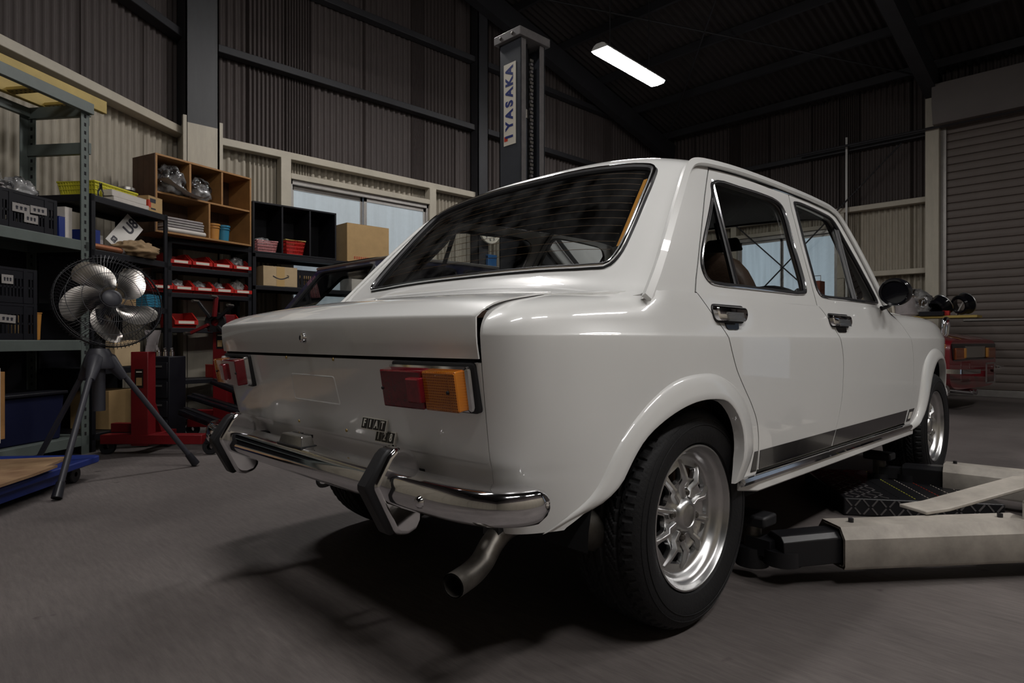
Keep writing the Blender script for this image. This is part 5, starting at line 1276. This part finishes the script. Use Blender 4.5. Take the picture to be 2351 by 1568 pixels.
MB().lathe([(0, -.16), (.05, -.155), (.065, -.13), (.065, -.03), (.04, -.01), (0, -.01)], 24, FM).build('motor', 'fan_black', fan)
for k in range(5):
    a0 = 2*PI*k/5+.35; m = MB()
    def bl(u, v):
        r = .045+.195*u; wd = .10+.42*math.sin(PI*min(1, u*.62+.18))**1.2*(1 if u < .93 else .8); a = a0+(v-.5)*wd*2.0*(.075+.17*u)/max(r, .07)*.9+u*.55
        rr = r*(1-.10*(abs(v-.5)*2)**3*u); return (rr*math.cos(a), rr*math.sin(a), .012+(v-.5)*-.075*(1-.3*u)+.012*math.sin(PI*v))
    m.grid(bl, 10, 8, FM); m.build('blade', 'blade_metal', fan, angle=80)
MB().lathe([(0, .085), (.03, .083), (.047, .072), (.052, .055), (.052, .045)], 28, FM @ T(0, 0, -.01)).build('front_badge', 'fan_grey', fan)
def guard(sign, nm, depth):
    m = MB(); R0 = .258
    for rr, zz in ((R0, 0), (R0*.985, .02*sign), (.21, depth*.72*sign), (.14, depth*.92*sign), (.062, depth*sign)): m.tube([(rr*math.cos(a), rr*math.sin(a), zz) for a in np.linspace(0, 2*PI, 61)[:-1]], .0042 if rr == R0 else .0018, 6, True, M=FM)
    n = 84
    for k in range(n):
        a = 2*PI*k/n; m.tube([(r_*math.cos(a+tw), r_*math.sin(a+tw), z_*sign) for r_, z_, tw in ((R0, 0, 0), (.262, .03, .02), (.21, depth*.72, .10), (.14, depth*.92, .20), (.055, depth, .32))], .00115, 4, M=FM, caps=False)
    m.build(nm, 'fan_black', fan)
guard(1, 'front_guard', .078); guard(-1, 'rear_guard', .10)
rg_ = thing('rag', 'grey rag hanging from the red engine stand behind the fan', 'cloth'); m = MB(); m.grid(lambda u, v: (.10*(u-.5), .03*math.sin(u*9+v*3), -.17*v*(1-.25*u)), 12, 8); m.grid(lambda u, v: (.10*(u-.5), .03*math.sin(u*9+v*3)-.005, -.17*v*(1-.25*u)), 12, 8); m.build('cloth_face', 'grey_cloth', rg_); rg_.location = (-3.02, -.27, .80)
rg_.rotation_euler = (0, 0, .8)
# ---------------------------------------------------------------- engine stands
def stand(label, loc, rz, H, head=True, leg=.32):
    r = thing('engine_stand', label, 'engine stand', loc, rz)
    MB().bx(-.055, .055, -.045, .045, .06, H).build('column', 'red_steel', r, bevel=.004)
    MB().bx(-.25, .40, -.05, .04, .07, .13).build('cross_beam', 'red_steel', r, bevel=.004)
    MB().bx(-.25, -.06, .06, .12, .13, .19).build('rear_beam', 'red_steel', r, bevel=.004)
    MB().bx(-.045, .045, -.04, leg, .06, .12).build('long_leg', 'red_steel', r, bevel=.004)
    MB().beam((0, leg*.6, .12), (0, .03, .40), .05, .04).build('strut', 'red_steel', r, bevel=.003)
    MB().box((0, -.046, H-.17), (.052, .003, .12)).build('warning_label', 'black_gloss', r); MB().box((0, -.0478, H-.19), (.036, .001, .05)).build('label_print', 'carton', r) ; MB().box((0, -.0478, H-.128), (.036, .001, .008)).build('label_heading', 'label_white', r)
    for x, y in ((-.23, 0), (.44, -.01), (0, leg-.03)):
        w = MB(); w.lathe([(.018, -.018), (.045, -.018), (.05, -.012), (.05, .012), (.045, .018), (.018, .018)], 24, T(x, y, .05) @ RY(PI/2) if abs(x) < .1 else T(x, y, .05) @ RX(PI/2)); w.build('caster', 'black_rubber', r)
        MB().box((x, y, .09), (.05, .05, .03)).build('caster_fork', 'rack_black', r)
    if head:
        MB().bx(-.07, .07, -.10, .06, H-.10, H+.03).build('head_block', 'red_steel', r, bevel=.005)
        MB().lathe([(.03, 0), (.075, 0), (.075, .03), (.03, .03)], 24, T(0, -.10, H-.03) @ RX(PI/2)).build('rotating_plate', 'arm_black', r)
        for k, a in enumerate((.7, 1.45, 2.2, 3.6, 5.5)):
            c, s_ = math.cos(a), math.sin(a); am = MB(); am.beam((c*.04, -.145, H-.03+s_*.04), (c*.19, -.155, H-.03+s_*.19), .03, .022); am.build('mount_arm', 'red_steel' if k % 2 else 'arm_black', r, bevel=.003)
            MB().tube([(c*.19, -.15, H-.03+s_*.19), (c*.19, -.24, H-.03+s_*.19)], .011, 8).build('mount_finger', 'exhaust_steel', r)
        MB().tube([(0, .05, H-.02), (0, .16, H-.02), (.12, .18, H-.02)], .010, 8).build('crank_handle', 'exhaust_steel', r)
    return r
stand('red engine stand directly behind the fan with a rag on it', (-3.03, -.32, 0), .80, .66, False)

st2 = stand('red engine stand with adjustable mounting arms beside the white car boot', (-3.50, .34, 0), .80, .90)
# black panels lying on the floor
for k, (a, b, w, h, lb) in enumerate((((-3.28, .06, .335), (-2.74, .34, .20), .13, .03, 'long black trim panel propped in the heap, uppermost'), ((-3.20, -.02, .24), (-2.66, .26, .08), .13, .04, 'long black trim panel lying lowest in the heap beside the fan leg'), ((-3.16, .16, .44), (-2.80, .44, .27), .10, .03, 'short black trim panel at the back of the heap'))):
    o = thing('trim_panel', lb, 'car part'); m = MB(); m.beam(a, b, w, h); p_ = m.build('panel_body', 'black_gloss', o, bevel=.01, seg=3)
    m = MB(); A_ = Vector(a)+Vector((0, 0, h*.6)); B_ = Vector(b)+Vector((0, 0, h*.6)); m.beam(A_, B_, w*.25, .012); m.build('panel_rib', 'arm_black', o, bevel=.004)
tb = thing('tool_cabinet', 'dark tool cabinet between the two engine stands', 'cabinet', (-3.43, -.10, 0), .66)
MB().bx(-.12, .12, -.09, .09, .02, .62).build('cabinet_body', 'crate_black', tb, bevel=.006)
for k in range(4): 
    d_ = MB(); d_.bx(-.11, .11, -.098, -.09, .06+k*.135, .175+k*.135); dd = d_.build('drawer', 'rack_black', tb, bevel=.003); MB().bx(-.07, .07, -.106, -.098, .14+k*.135, .152+k*.135).build('drawer_pull', 'tin', dd)
for k in range(4): 
    tl_ = thing('bolt_tool', ('chrome socket tool, %s on the tool cabinet' % ('leftmost', 'second from the left', 'third from the left', 'rightmost')[k]), 'tool', (-3.49+.04*k, -.15+.032*k, .621)); MB().lathe([(0, 0), (.014, 0), (.014, .03), (.009, .035), (.009, .06), (0, .061)], 14).build('tool_body', 'chrome', tl_); MB().tube([(0, 0, .05), (.05, -.02, .055)], .006, 8).build('tool_handle', 'chrome', tl_)
# ---------------------------------------------------------------- blue dolly with plywood
DP = (-2.42, -.666); DR = math.atan2(-.63, .777)
dol = thing('platform_dolly', 'blue platform dolly carrying pieces of plywood at the lower left', 'dolly', (*DP, 0), DR)
MB().prism(roundpoly([(0, 0), (1.0, 0), (1.0, -.6), (0, -.6)], .05, 5), .085, .12).build('platform', 'blue_plastic', dol, bevel=.006); MB().bx(.3, .97, -.57, -.03, .04, .085).build('deck_ribs', 'blue_plastic', dol)
for x, y in ((.14, -.07), (.14, -.53), (.86, -.07), (.86, -.53)):
    MB().lathe([(.012, -.014), (.040, -.014), (.044, -.009), (.044, .009), (.040, .014), (.012, .014)], 22, T(x, y, .044) @ RX(PI/2)).build('caster', 'black_rubber', dol); MB().box((x, y, .082), (.05, .04, .02)).build('caster_plate', 'rack_black', dol)
for k, (poly, z, lb) in enumerate((([(.12, -.10), (.55, -.03), (1.15, -.06), (1.3, -.40), (.9, -.62), (.2, -.55)], .121, 'large stained plywood piece lying on the blue dolly'), ([(.42, .02), (.62, .04), (1.2, .05), (1.2, -.2), (.62, -.16)], .134, 'smaller plywood offcut on the edge of the dolly'))):
    o = thing('plywood_sheet', lb, 'plywood', (*DP, z), DR); MB().prism(poly, 0, .012).build('board', 'plywood', o)
# ---------------------------------------------------------------- two-post lift
PX, PY0, PY1, PZ = -1.55, 1.64, 1.885, 2.85
post = thing('lift_post', 'tall blue-grey car lift post with chain and white vertical lettered label', 'lift post', (PX, PY0, 0))
W_ = .215; D_ = PY1-PY0
MB().bx(-W_, 0, 0, .008, 0, PZ).build('rear_plate', 'post_blue', post); MB().bx(-W_, 0, D_-.008, D_, 0, PZ).build('front_plate', 'post_blue', post); MB().bx(-W_, -W_+.008, 0, D_, 0, PZ).build('web', 'post_blue', post)
MB().bx(-.008, 0, .0, .055, 0, PZ).build('flange', 'worn_grey', post, bevel=.003); MB().bx(-.008, 0, D_-.05, D_, 0, PZ).build('flange', 'worn_grey', post, bevel=.003)
MB().bx(-W_-.025, .025, -.03, D_+.03, PZ-.01, PZ+.05).build('cap', 'worn_grey', post, bevel=.004)
for x in (-.17, -.05): MB().lathe([(0, .008), (.012, .006), (.012, 0)], 6, T(x, -.03, PZ+.02) @ RX(PI/2)).build('cap_bolt', 'exhaust_steel', post)
MB().bx(-.12, -.10, .06, D_-.06, 0, PZ).build('inner_guide', 'arm_black', post); MB().tube([(-.05, .085, 0), (-.05, .085, 2.3)], .022, 14).build('ram', 'post_blue', post); MB().tube([(-.05, .085, 2.3), (-.05, .085, 2.36)], .030, 14).build('ram_head', 'exhaust_steel', post); MB().tube([(-.055, .115, 0), (-.055, .115, PZ)], .006, 6).build('hose', 'arm_black', post)
lk = MB(); lk.box((0, 0, 0), (.016, .034, .020)); lkm = lk.mesh('chain_link', 'exhaust_steel', 0); lk2 = MB(); lk2.box((0, 0, 0), (.022, .020, .018)).mesh('chain_link', 'worn_grey', 0); lkm2 = lk2.mesh('chain_link', 'worn_grey', 0)
for k in range(70):
    z = .9+k*.0265
    o = link('chain_link', lkm if k % 2 else lkm2, post); o.location = (-.045, .150, z)
SY = -.002; sz0, sz1 = 2.11, 2.685
sg = MB().bx(-.165, -.045, SY-.002, SY, sz0, sz1).build('name_label', 'label_white', post)
# vertical lettering: rotate text 90 degrees counter-clockwise on the rear plate
for i, ch in enumerate('IYASAKA'):
    zc = sz0+.058+i*.077
    text_later.append((post, ch, .095, zc, 'post'))
MB().bx(-.160, -.125, SY-.003, SY-.002, sz0+.03, sz0+.065).build('red_mark', 'label_red', post)
gl = MB().bx(-.17, -.05, SY-.002, SY, 1.70, 1.78).build('oil_label', 'label_green', post); MB().lathe([(0, .001), (.024, .001)], 8, T(-.085, SY-.002, 1.745) @ RX(PI/2)).build('shield_mark', 'label_yellow', post)
text_later.append((post, 'BP', .022, 1.745, 'bp'))
MB().bx(-W_-.05, .05, -.05, D_+.05, 0, .02).build('base_plate', 'worn_grey', post)
# right-hand lift arms and carriage
ca = thing('lift_carriage', 'worn white lift carriage with two swing arms at the right edge', 'lift carriage')
cm = MB(); y0, y1, x0, x1, z0, z1 = 1.05, 2.15, 1.245, 1.40, .04, .235; tk = .012
cm.bx(x0, x1, y0, y1, z1-tk, z1); cm.bx(x0, x1, y0, y1, z0, z0+tk); cm.bx(x0, x0+tk, y0, y1, z0, z1); cm.bx(x1-tk, x1, y0, y1, z0, z1); cm.build('box_section', 'arm_white', ca, bevel=.004)
MB().bx(x0+.02, x1-.02, y0+.01, y0+.02, z0+.02, z1-.02).build('section_hollow', 'under_black', ca)
MB().lathe([(0, .05), (.035, .05), (.045, 0)], 18, T(1.27, 1.60, z1)).build('pivot_pin', 'arm_black', ca); MB().bx(1.20, 1.34, 1.52, 1.68, z1, z1+.02).build('pivot_plate', 'arm_white', ca, bevel=.004)
MB().lathe([(0, .12), (.03, .12), (.03, .05), (.05, .05), (.05, 0)], 18, T(1.30, 1.90, z1)).build('latch', 'arm_black', ca)
def arm(label, a, b, c, pad):
    r = bpy.data.objects.new('swing_arm', None); COL.objects.link(r); r.parent = ca; r['label'] = label; A, B, C_ = Vector(a), Vector(b), Vector(c); d = (B-A).normalized(); n_ = Vector((-d.y, d.x, 0))
    sec_ = [(-.062, -.06), (.062, -.06), (.068, -.05), (.068, .03), (.045, .062), (-.045, .062), (-.068, .03), (-.068, -.05)]
    m = MB(); m.sweep([A, A+(B-A)*.5, B], sec_, caps=False); m.sweep([B, A+(B-A)*.5, A], [(q[0]*.88, q[1]*.88) for q in sec_], caps=False); m.build('outer_tube', 'arm_white', r)
    m = MB(); m.sweep([A+(B-A)*.2, B, C_], [(-.048, -.045), (.048, -.045), (.048, .030), (.030, .046), (-.030, .046), (-.048, .030)]); m.build('inner_tube', 'arm_black', r, bevel=.003)
    MB().tube([C_-d*.02+Vector((0, 0, -.045)), C_-d*.02+Vector((0, 0, .0))], .055, 18).build('pad_boss', 'arm_black', r); P_ = Vector(pad)
    MB().beam(C_, P_, .06, .05).build('pad_link', 'arm_black', r); MB().tube([P_+Vector((0, 0, -.07)), P_+Vector((0, 0, -.01))], .05, 18).build('pad_cup', 'arm_black', r)
    MB().tube([P_+Vector((0, 0, -.01)), P_+Vector((0, 0, .06))], .028, 14).build('pad_screw', 'exhaust_steel', r); MB().box(P_+Vector((0, 0, .075)), (.12, .09, .035)).build('pad_rubber', 'black_rubber', r, bevel=.008)
    for t_ in (.12, .9): 
        q = A+(B-A)*t_+Vector((0, 0, .062)); MB().tube([q, q+Vector((0, 0, .012))], .008, 8).build('stop_bolt', 'arm_black', r)
    return r
arm('near worn white lift arm with black inner tube behind the rear wheel', (1.24, 1.09, .115), (.845, .585, .115), (.735, .445, .105), (.655, .46, .105))
arm('far white lift arm with black inner tube beside the front wheel', (1.24, 1.99, .115), (.86, 1.96, .115), (.70, 1.955, .105), (.60, 1.93, .105))
m = MB(); m.sweep([(.985, .90, .186), (1.03, .985, .190), (1.22, 1.36, .245), (1.30, 1.50, .245)], [(-.05, -.006), (.05, -.006), (.05, .006), (-.05, .006)]); m.build('brace_strap', 'arm_white', ca, bevel=.003)
# checker-plate pad
mp_ = thing('checker_plate', 'black diamond-plate pad with coloured dashed lines under the white car', 'floor plate', (.62, 1.385, 0), .61)
MB().bx(0, .60, 0, .62, 0, .075).build('pad_body', 'arm_black', mp_, bevel=.006)
q = MB()
for i in range(18):
    for j in range(2):
        a = .9 if (i+j) % 2 else -.9; q.box((0, 0, 0), (.034, .002, .006), T(.02+i*.033, -.001, .022+j*.034) @ RY(a))
for i in range(14):
    for j in range(5):
        a = .9 if (i+j) % 2 else -.9; q.box((0, 0, 0), (.034, .006, .002), T(.03+j*.034, .03+i*.043, .0755) @ RZ(a))
q.build('diamond_pattern', 'worn_grey', mp_)
for k, mt_ in enumerate(('arm_black', 'label_yellow', 'label_white', 'label_red', 'label_white', 'label_white')):
    q = MB()
    for j in range(22): q.box((.22+k*.06, .03+j*.026, .0762), (.003, .012, .0012))
    q.build('dashed_line', mt_, mp_)
# ---------------------------------------------------------------- navy car behind
def bil(a, b, c, d):
    a, b, c, d = (np.array(q, float) for q in (a, b, c, d))
    return lambda u, v: (a[None]*((1-u)*(1-v))[:, None]+b[None]*(u*(1-v))[:, None]+c[None]*(u*v)[:, None]+d[None]*((1-u)*v)[:, None])
nv = thing('small_car', 'dark navy small car with chrome roof gutter parked behind the white car', 'car', (-3.10, .62, 0))
def shell(root, mt, L, hw, z0, z1, nose=.25, n=28):
    m = MB(); prof = [(z0, .90), (z0+.05, .97), ((z0+z1)/2, 1.0), (z1-.08, .99), (z1-.02, .955), (z1, .90)]
    def ring(k):
        out = []
        for i in range(n*2):
            a = 2*PI*i/(n*2); c, s_ = math.cos(a), math.sin(a); e = .28
            out.append((hw*k*math.copysign(abs(c)**e, c), L/2+(L/2-(1-k)*hw)*math.copysign(abs(s_)**e, s_)))
        return out
    vs = []; N2 = n*2
    for z, k in prof: vs += [(x, y, z) for x, y in ring(k)]
    fs = [(a*N2+i, a*N2+(i+1) % N2, (a+1)*N2+(i+1) % N2, (a+1)*N2+i) for a in range(len(prof)-1) for i in range(N2)]+[tuple(range(N2-1, -1, -1)), tuple((len(prof)-1)*N2+i for i in range(N2))]
    return m.add(vs, fs).build('body', mt, root, angle=50)
shell(nv, 'navy_paint', 3.05, .70, .22, .90)
bz, tz = .89, 1.365
Bq = [(-.64, .22, bz), (.64, .22, bz), (.64, 2.35, bz), (-.64, 2.35, bz)]; Tq = [(-.57, .60, tz), (.57, .60, tz), (.57, 1.95, tz), (-.57, 1.95, tz)]
for i, (nm, hole) in enumerate((('rear_face', [(.09, .10), (.91, .10), (.88, .90), (.12, .90)]), ('side_face', [(.08, .10), (.47, .10), (.47, .9), (.16, .9)]), ('front_face', [(.07, .08), (.93, .08), (.9, .92), (.1, .92)]), ('side_face', [(.53, .10), (.92, .10), (.84, .9), (.53, .9)]))):
    fn = bil(Bq[i], Bq[(i+1) % 4], Tq[(i+1) % 4], Tq[i]); hs_ = [roundpoly(hole, .07, 4)]
    if 'side' in nm: hs_ = [roundpoly([(.10, .10), (.47, .10), (.47, .9), (.20, .9)], .06, 4), roundpoly([(.53, .10), (.90, .10), (.80, .9), (.53, .9)], .06, 4)]
    P = Panel(); P.patch(fn, [(0, 0), (1, 0), (1, 1), (0, 1)], hs_, d=.05, flange=.02); fo = P.build(nm, 'navy_paint', nv)
    for h_ in hs_:
        P = Panel(); P.patch(fn, h_, d=.1, flange=0, off=-.008); P.build('window_glass', 'car_glass', fo)
        MB().tube([tuple(fn(np.array([a]), np.array([b]))[0]) for a, b in h_], .014, 6, True).build('window_rubber', 'black_rubber', fo)
m = MB(); m.grid(lambda u, v: ((u-.5)*1.14, .60+v*1.35, tz+.055*(1-(2*u-1)**4)*(1-.6*(2*v-1)**4)), 16, 12); m.build('roof', 'navy_paint', nv)
MB().tube([(-.575, .60, tz), (.575, .60, tz), (.585, 1.3, tz+.008), (.575, 1.95, tz), (-.575, 1.95, tz), (-.585, 1.3, tz+.008)], .014, 8, True).build('roof_gutter', 'tin', nv)
for x in (-.60, .60):
    for y in (.45, 2.5): MB().lathe([(0, -.067), (.06, -.067), (.13, -.055), (.14, -.068), (.14, .068), (.13, .055), (.06, .067), (0, .067)], 24, T(x, y, .26) @ RY(PI/2)).build('wheel_cover', 'dull_alloy', nv); MB().lathe([(0, -.06), (.12, -.06), (.16, -.065), (.25, -.06), (.26, 0), (.25, .06), (.16, .065), (0, .06)], 28, T(x, y, .26) @ RY(PI/2)).build('wheel', 'tyre_rubber', nv)
for s in (-1, 1):
    MB().bx(s*.52-.05, s*.52+.05, -.002, .02, .56, .72).build('tail_lamp', 'red_lens', nv, bevel=.008); MB().tube([(s*.702, 1.55, .30), (s*.702, 1.55, .88)], .003, 6).build('door_seam', 'under_black', nv); MB().box((s*.708, 1.42, .78), (.012, .09, .018)).build('door_handle', 'chrome', nv, bevel=.004)
MB().bx(-.17, .17, -.012, .004, .50, .60).build('number_plate_holder', 'black_matt', nv)
MB().bx(-.60, .60, .6, 2.0, .30, .50).build('seat_block', 'black_matt', nv); MB().tube([(-.6, .02, .42), (.6, .02, .42)], .035, 10).build('bumper', 'chrome', nv)
# ---------------------------------------------------------------- red roadster at the back
rd = thing('roadster', 'red open roadster parked in front of the roller shutter', 'car', (.185, 6.59, 0), 1.457)
m = MB(); sect = [(-.03, .26, .60, .30), (0, .26, .74, .40)]
def rsec(y):
    k = np.interp(y, [0, .10, .5, 1.4, 3.2, 3.9], [.90, .97, 1, 1, .98, .80]); zt = np.interp(y, [0, .06, .6, 1.2, 1.3, 2.4, 2.5, 3.9], [.745, .775, .85, .90, .90, .88, .84, .62]); return .77*k, zt
def rbody(u, v):
    y = v*3.9; hw, zt = rsec(y); a = u*2*PI; c, s_ = math.cos(a), math.sin(a); e = .30
    zb_ = .24; zc = (zt+zb_)/2; return (hw*math.copysign(abs(c)**e, c)*(1-.05*(s_ < 0)*abs(s_)), y, zc+(zt-zb_)/2*math.copysign(abs(s_)**e, s_))
m.grid(rbody, 56, 30, wu=True); m.f.append(tuple(i*31 for i in range(56))); m.mi.append(0); m.f.append(tuple(i*31+30 for i in range(56))[::-1]); m.mi.append(0); m.build('body', 'car_red', rd, angle=45)
MB().prism(roundpoly([(-.62, .535), (.62, .535), (.66, .70), (-.66, .70)], .03, 4), 0, .012, Matrix(((1, 0, 0, 0), (0, 0, -1, .004), (0, 1, 0, 0), (0, 0, 0, 1)))).build('tail_panel', 'black_gloss', rd)
MB().box((0, -.012, .615), (.56, .01, .115)).build('silver_panel', 'tin', rd)
for s in (-1, 1):
    MB().box((s*.46, -.014, .60), (.26, .02, .115)).build('tail_lamp', 'tail_orange', rd, bevel=.005); MB().box((s*.34, -.02, .605), (.05, .02, .10)).build('reverse_lamp', 'amber_plastic', rd, bevel=.005)
    MB().sweep(catmull([(s*.20, -.10, .42), (s*.45, -.10, .425), (s*.70, -.06, .43), (s*.80, .02, .435), (s*.82, .16, .44)], 4), [(-.015, -.022), (.012, -.015), (.016, .0), (.012, .015), (-.015, .022)] if s < 0 else [(.015, -.022), (-.012, -.015), (-.016, .0), (-.012, .015), (.015, .022)]).build('bumper', 'chrome', rd)
    for y in (.75, 3.0): MB().lathe([(0, -.077), (.06, -.077), (.13, -.062), (.15, -.078), (.15, .078), (.13, .062), (.06, .077), (0, .077)], 24, T(s*.66, y, .285) @ RY(PI/2)).build('wheel_cover', 'dull_alloy', rd); MB().lathe([(0, -.07), (.12, -.07), (.17, -.075), (.27, -.07), (.285, 0), (.27, .07), (.17, .075), (0, .07)], 28, T(s*.66, y, .285) @ RY(PI/2)).build('wheel', 'tyre_rubber', rd)
pf = MB()
for (x0, x1, z0, z1) in ((-.02, .26, .49, .505), (-.02, .26, .29, .305), (-.02, -.005, .29, .505), (.245, .26, .29, .505)): pf.bx(x0, x1, -.115, -.105, z0, z1)
pf.build('plate_frame', 'dull_alloy', rd); MB().bx(.0, .03, -.11, 0, .36, .42).build('plate_bracket', 'car_red', rd)
MB().tube([(-.05, -.04, .20), (-.05, .3, .22)], .03, 12).build('exhaust', 'chrome', rd); MB().tube([(-.12, -.03, .20), (-.12, .3, .22)], .03, 12).build('exhaust', 'chrome', rd)
MB().tube(catmull([(.06, .30, .80), (.06, .29, .92), (.09, .29, .965), (.15, .29, .965), (.18, .29, .92), (.18, .30, .80)], 6), .022, 12).build('roll_hoop', 'chrome', rd)
m = MB(); m.box((-.30, 1.35, .86), (.75, .5, .16), tx=.6, ty=.5); m.build('folded_hood', 'black_matt', rd, bevel=.02)
# ---------------------------------------------------------------- plank shelf in front of the back wall
pk = thing('plank_shelf', 'pale plank on trestles behind the red roadster carrying lamp housings', 'shelf', (0, 7.8, 0))
MB().bx(-1.95, .035, -.15, .15, 1.005, 1.035).build('plank', 'yellow_paint', pk, bevel=.003)
for x in (-1.75, -.95):
    for s in (-1, 1): MB().beam((x, s*.05, 1.0), (x, s*.28, 0), .05, .04).build('trestle_leg', 'wood_pine', pk)
for k, (x, tlt, rz_, lb) in enumerate(((-.36, 1.0, .5, 'black round lamp housing lying tilted on the plank, left of the pair'), (.0-.13, .35, .9, 'black ring-shaped lamp housing at the right end of the plank'))):
    o = thing('lamp_housing', lb, 'car part', (x, 7.78, 1.036)); Mh = T(0, 0, .135 if k else .12) @ RZ(-.8+rz_*.3) @ RX(-PI/2+(.55 if k == 0 else .25)) 
    MB().lathe([(.075, -.06), (.10, -.07), (.118, -.05), (.120, .03), (.128, .045), (.128, .055), (.115, .055), (.108, .03), (.09, -.04)], 32, Mh).build('housing_shell', 'black_gloss', o)
    MB().tube([tuple(Mh @ Vector((.128*math.cos(a), .128*math.sin(a), .05))) for a in np.linspace(0, 2*PI, 33)[:-1]], .006, 6, True).build('housing_rim', 'dull_alloy', o)
    if k == 0: MB().lathe([(0, .04), (.112, .045)], 28, Mh).build('housing_cover', 'black_matt', o)
bk_ = thing('metal_bracket', 'grey metal bracket between the two lamp housings on the plank', 'car part', (-.20, 7.84, 1.036)); MB().beam((0, 0, .01), (.10, 0, .23), .08, .012).build('bracket_strip', 'dull_alloy', bk_)
place(box('black low box under the tilted lamp housing', .26, .16, .05, 'crate_black', tape=False), (-.42, 7.7), 0, 0, 0, 1.036); rbx = box('small red box on the plank', .07, .07, .055, 'red_plastic', tape=False); rbx.location = (-.28, 7.70, 1.036)
gt = thing('grey_pot', 'grey stained bag-covered pot on the plank behind the mirror', 'pot', (-.72, 7.78, 1.036)); MB().lathe([(0, 0), (.125, 0), (.135, .03), (.125, .05), (.13, .17), (.10, .235), (0, .25)], 28).build('pot_body', 'grey_cloth', gt); MB().tube([(-.14, 0, .02), (-.165, 0, .22), (-.10, 0, .27)], .02, 8).build('pot_handle', 'label_white', gt)
o = bag('crumpled plastic bag of carpet behind the grey pot', .42, .26, .34, 51, 'plastic_wrap'); o.location = (-.66, 7.86, 1.036)
o = bag('brown carpet roll inside the plastic bag on the plank', .26, .18, .24, 53, 'brown_paper', 'carpet_roll', 'carpet'); o.location = (-.65, 7.86, 1.045)
sp = thing('grey_funnel', 'small grey funnel at the left end of the visible plank', 'funnel', (-1.02, 7.78, 1.036)); MB().lathe([(.10, 0), (.11, .01), (.06, .14), (.02, .17), (.02, .22)], 24).build('funnel_wall', 'tin', sp)
tbx = thing('jerry_can', 'rust red metal can with wire handle seen through the car windows', 'can', (-1.98, 8.2, 0)); m = MB(); m.bx(-.085, .085, -.1, .1, 1.34, 1.60); m.build('can_body', 'rusty_red', tbx, bevel=.008); MB().tube([(-.06, 0, 1.60), (-.06, 0, 1.68), (.06, 0, 1.68), (.06, 0, 1.60)], .006, 6).build('wire_handle', 'dull_alloy', tbx); MB().bx(-.2, .2, -.2, .2, 1.30, 1.34).build('stand_top', 'wood_pine', tbx)
for x in (-.17, .17):
    for y in (-.17, .17): MB().bx(x-.02, x+.02, y-.02, y+.02, 0, 1.30).build('stand_leg', 'wood_pine', tbx)
# ---------------------------------------------------------------- wall clock
ck = thing('wall_clock', 'round white wall clock with black numerals seen through the rear window', 'clock', (-4.76, 4.25, 2.22))
CM = Matrix(((0, 0, 1, 0), (1, 0, 0, 0), (0, 1, 0, 0), (0, 0, 0, 1)))
MB().lathe([(0, .02), (.17, .02), (.18, .035), (.19, .03), (.19, 0), (0, 0)], 40, CM).build('clock_case', 'label_white', ck)
for k in range(12):
    a = PI/2-2*PI*(k+1)/12; text_later.append((ck, str(k+1), .055, (.135*math.cos(a), .135*math.sin(a)), 'clock'))
for a, l in ((.9, .09), (2.2, .13)): MB().beam((.024, 0, 0), (.024, l*math.cos(a), l*math.sin(a)), .006, .003).build('clock_hand', 'ink', ck)
bl_ = thing('blue_pouch', 'blue pouch hanging on the wall under the clock', 'pouch', (-4.78, 4.30, 1.72)); MB().bx(-.02, .03, -.08, .08, 0, .16).build('pouch_body', 'blue_soft', bl_, bevel=.01); MB().bx(-.02, .035, -.08, .08, .12, .17).build('pouch_flap', 'blue_soft', bl_, bevel=.006)
# ---------------------------------------------------------------- lettering
for (root, txt, size, a, kind) in text_later:
    if kind == 'post': text_mb(txt, size*1.05, .0008, T(-.105, SY-.0032, a) @ RX(PI/2) @ RZ(PI/2) @ Matrix.Diagonal((.95, 1, 1, 1)), .004).build('letter', 'label_blue', root, angle=0)
    elif kind == 'bp': text_mb(txt, size, .0006, T(-.085, SY-.0036, a) @ RX(PI/2), .0006).build('letter', 'label_green', root, angle=0)
    elif kind == 'clock': text_mb(txt, size, .0006, T(.0215, a[0], a[1]) @ RZ(PI/2) @ RX(PI/2), .001).build('numeral', 'ink', root, angle=0)
    else: text_mb(txt, size, .0008, T(a, -.0022, kind) @ RX(PI/2), .003).build('plate_letter', 'ink', root, angle=0)
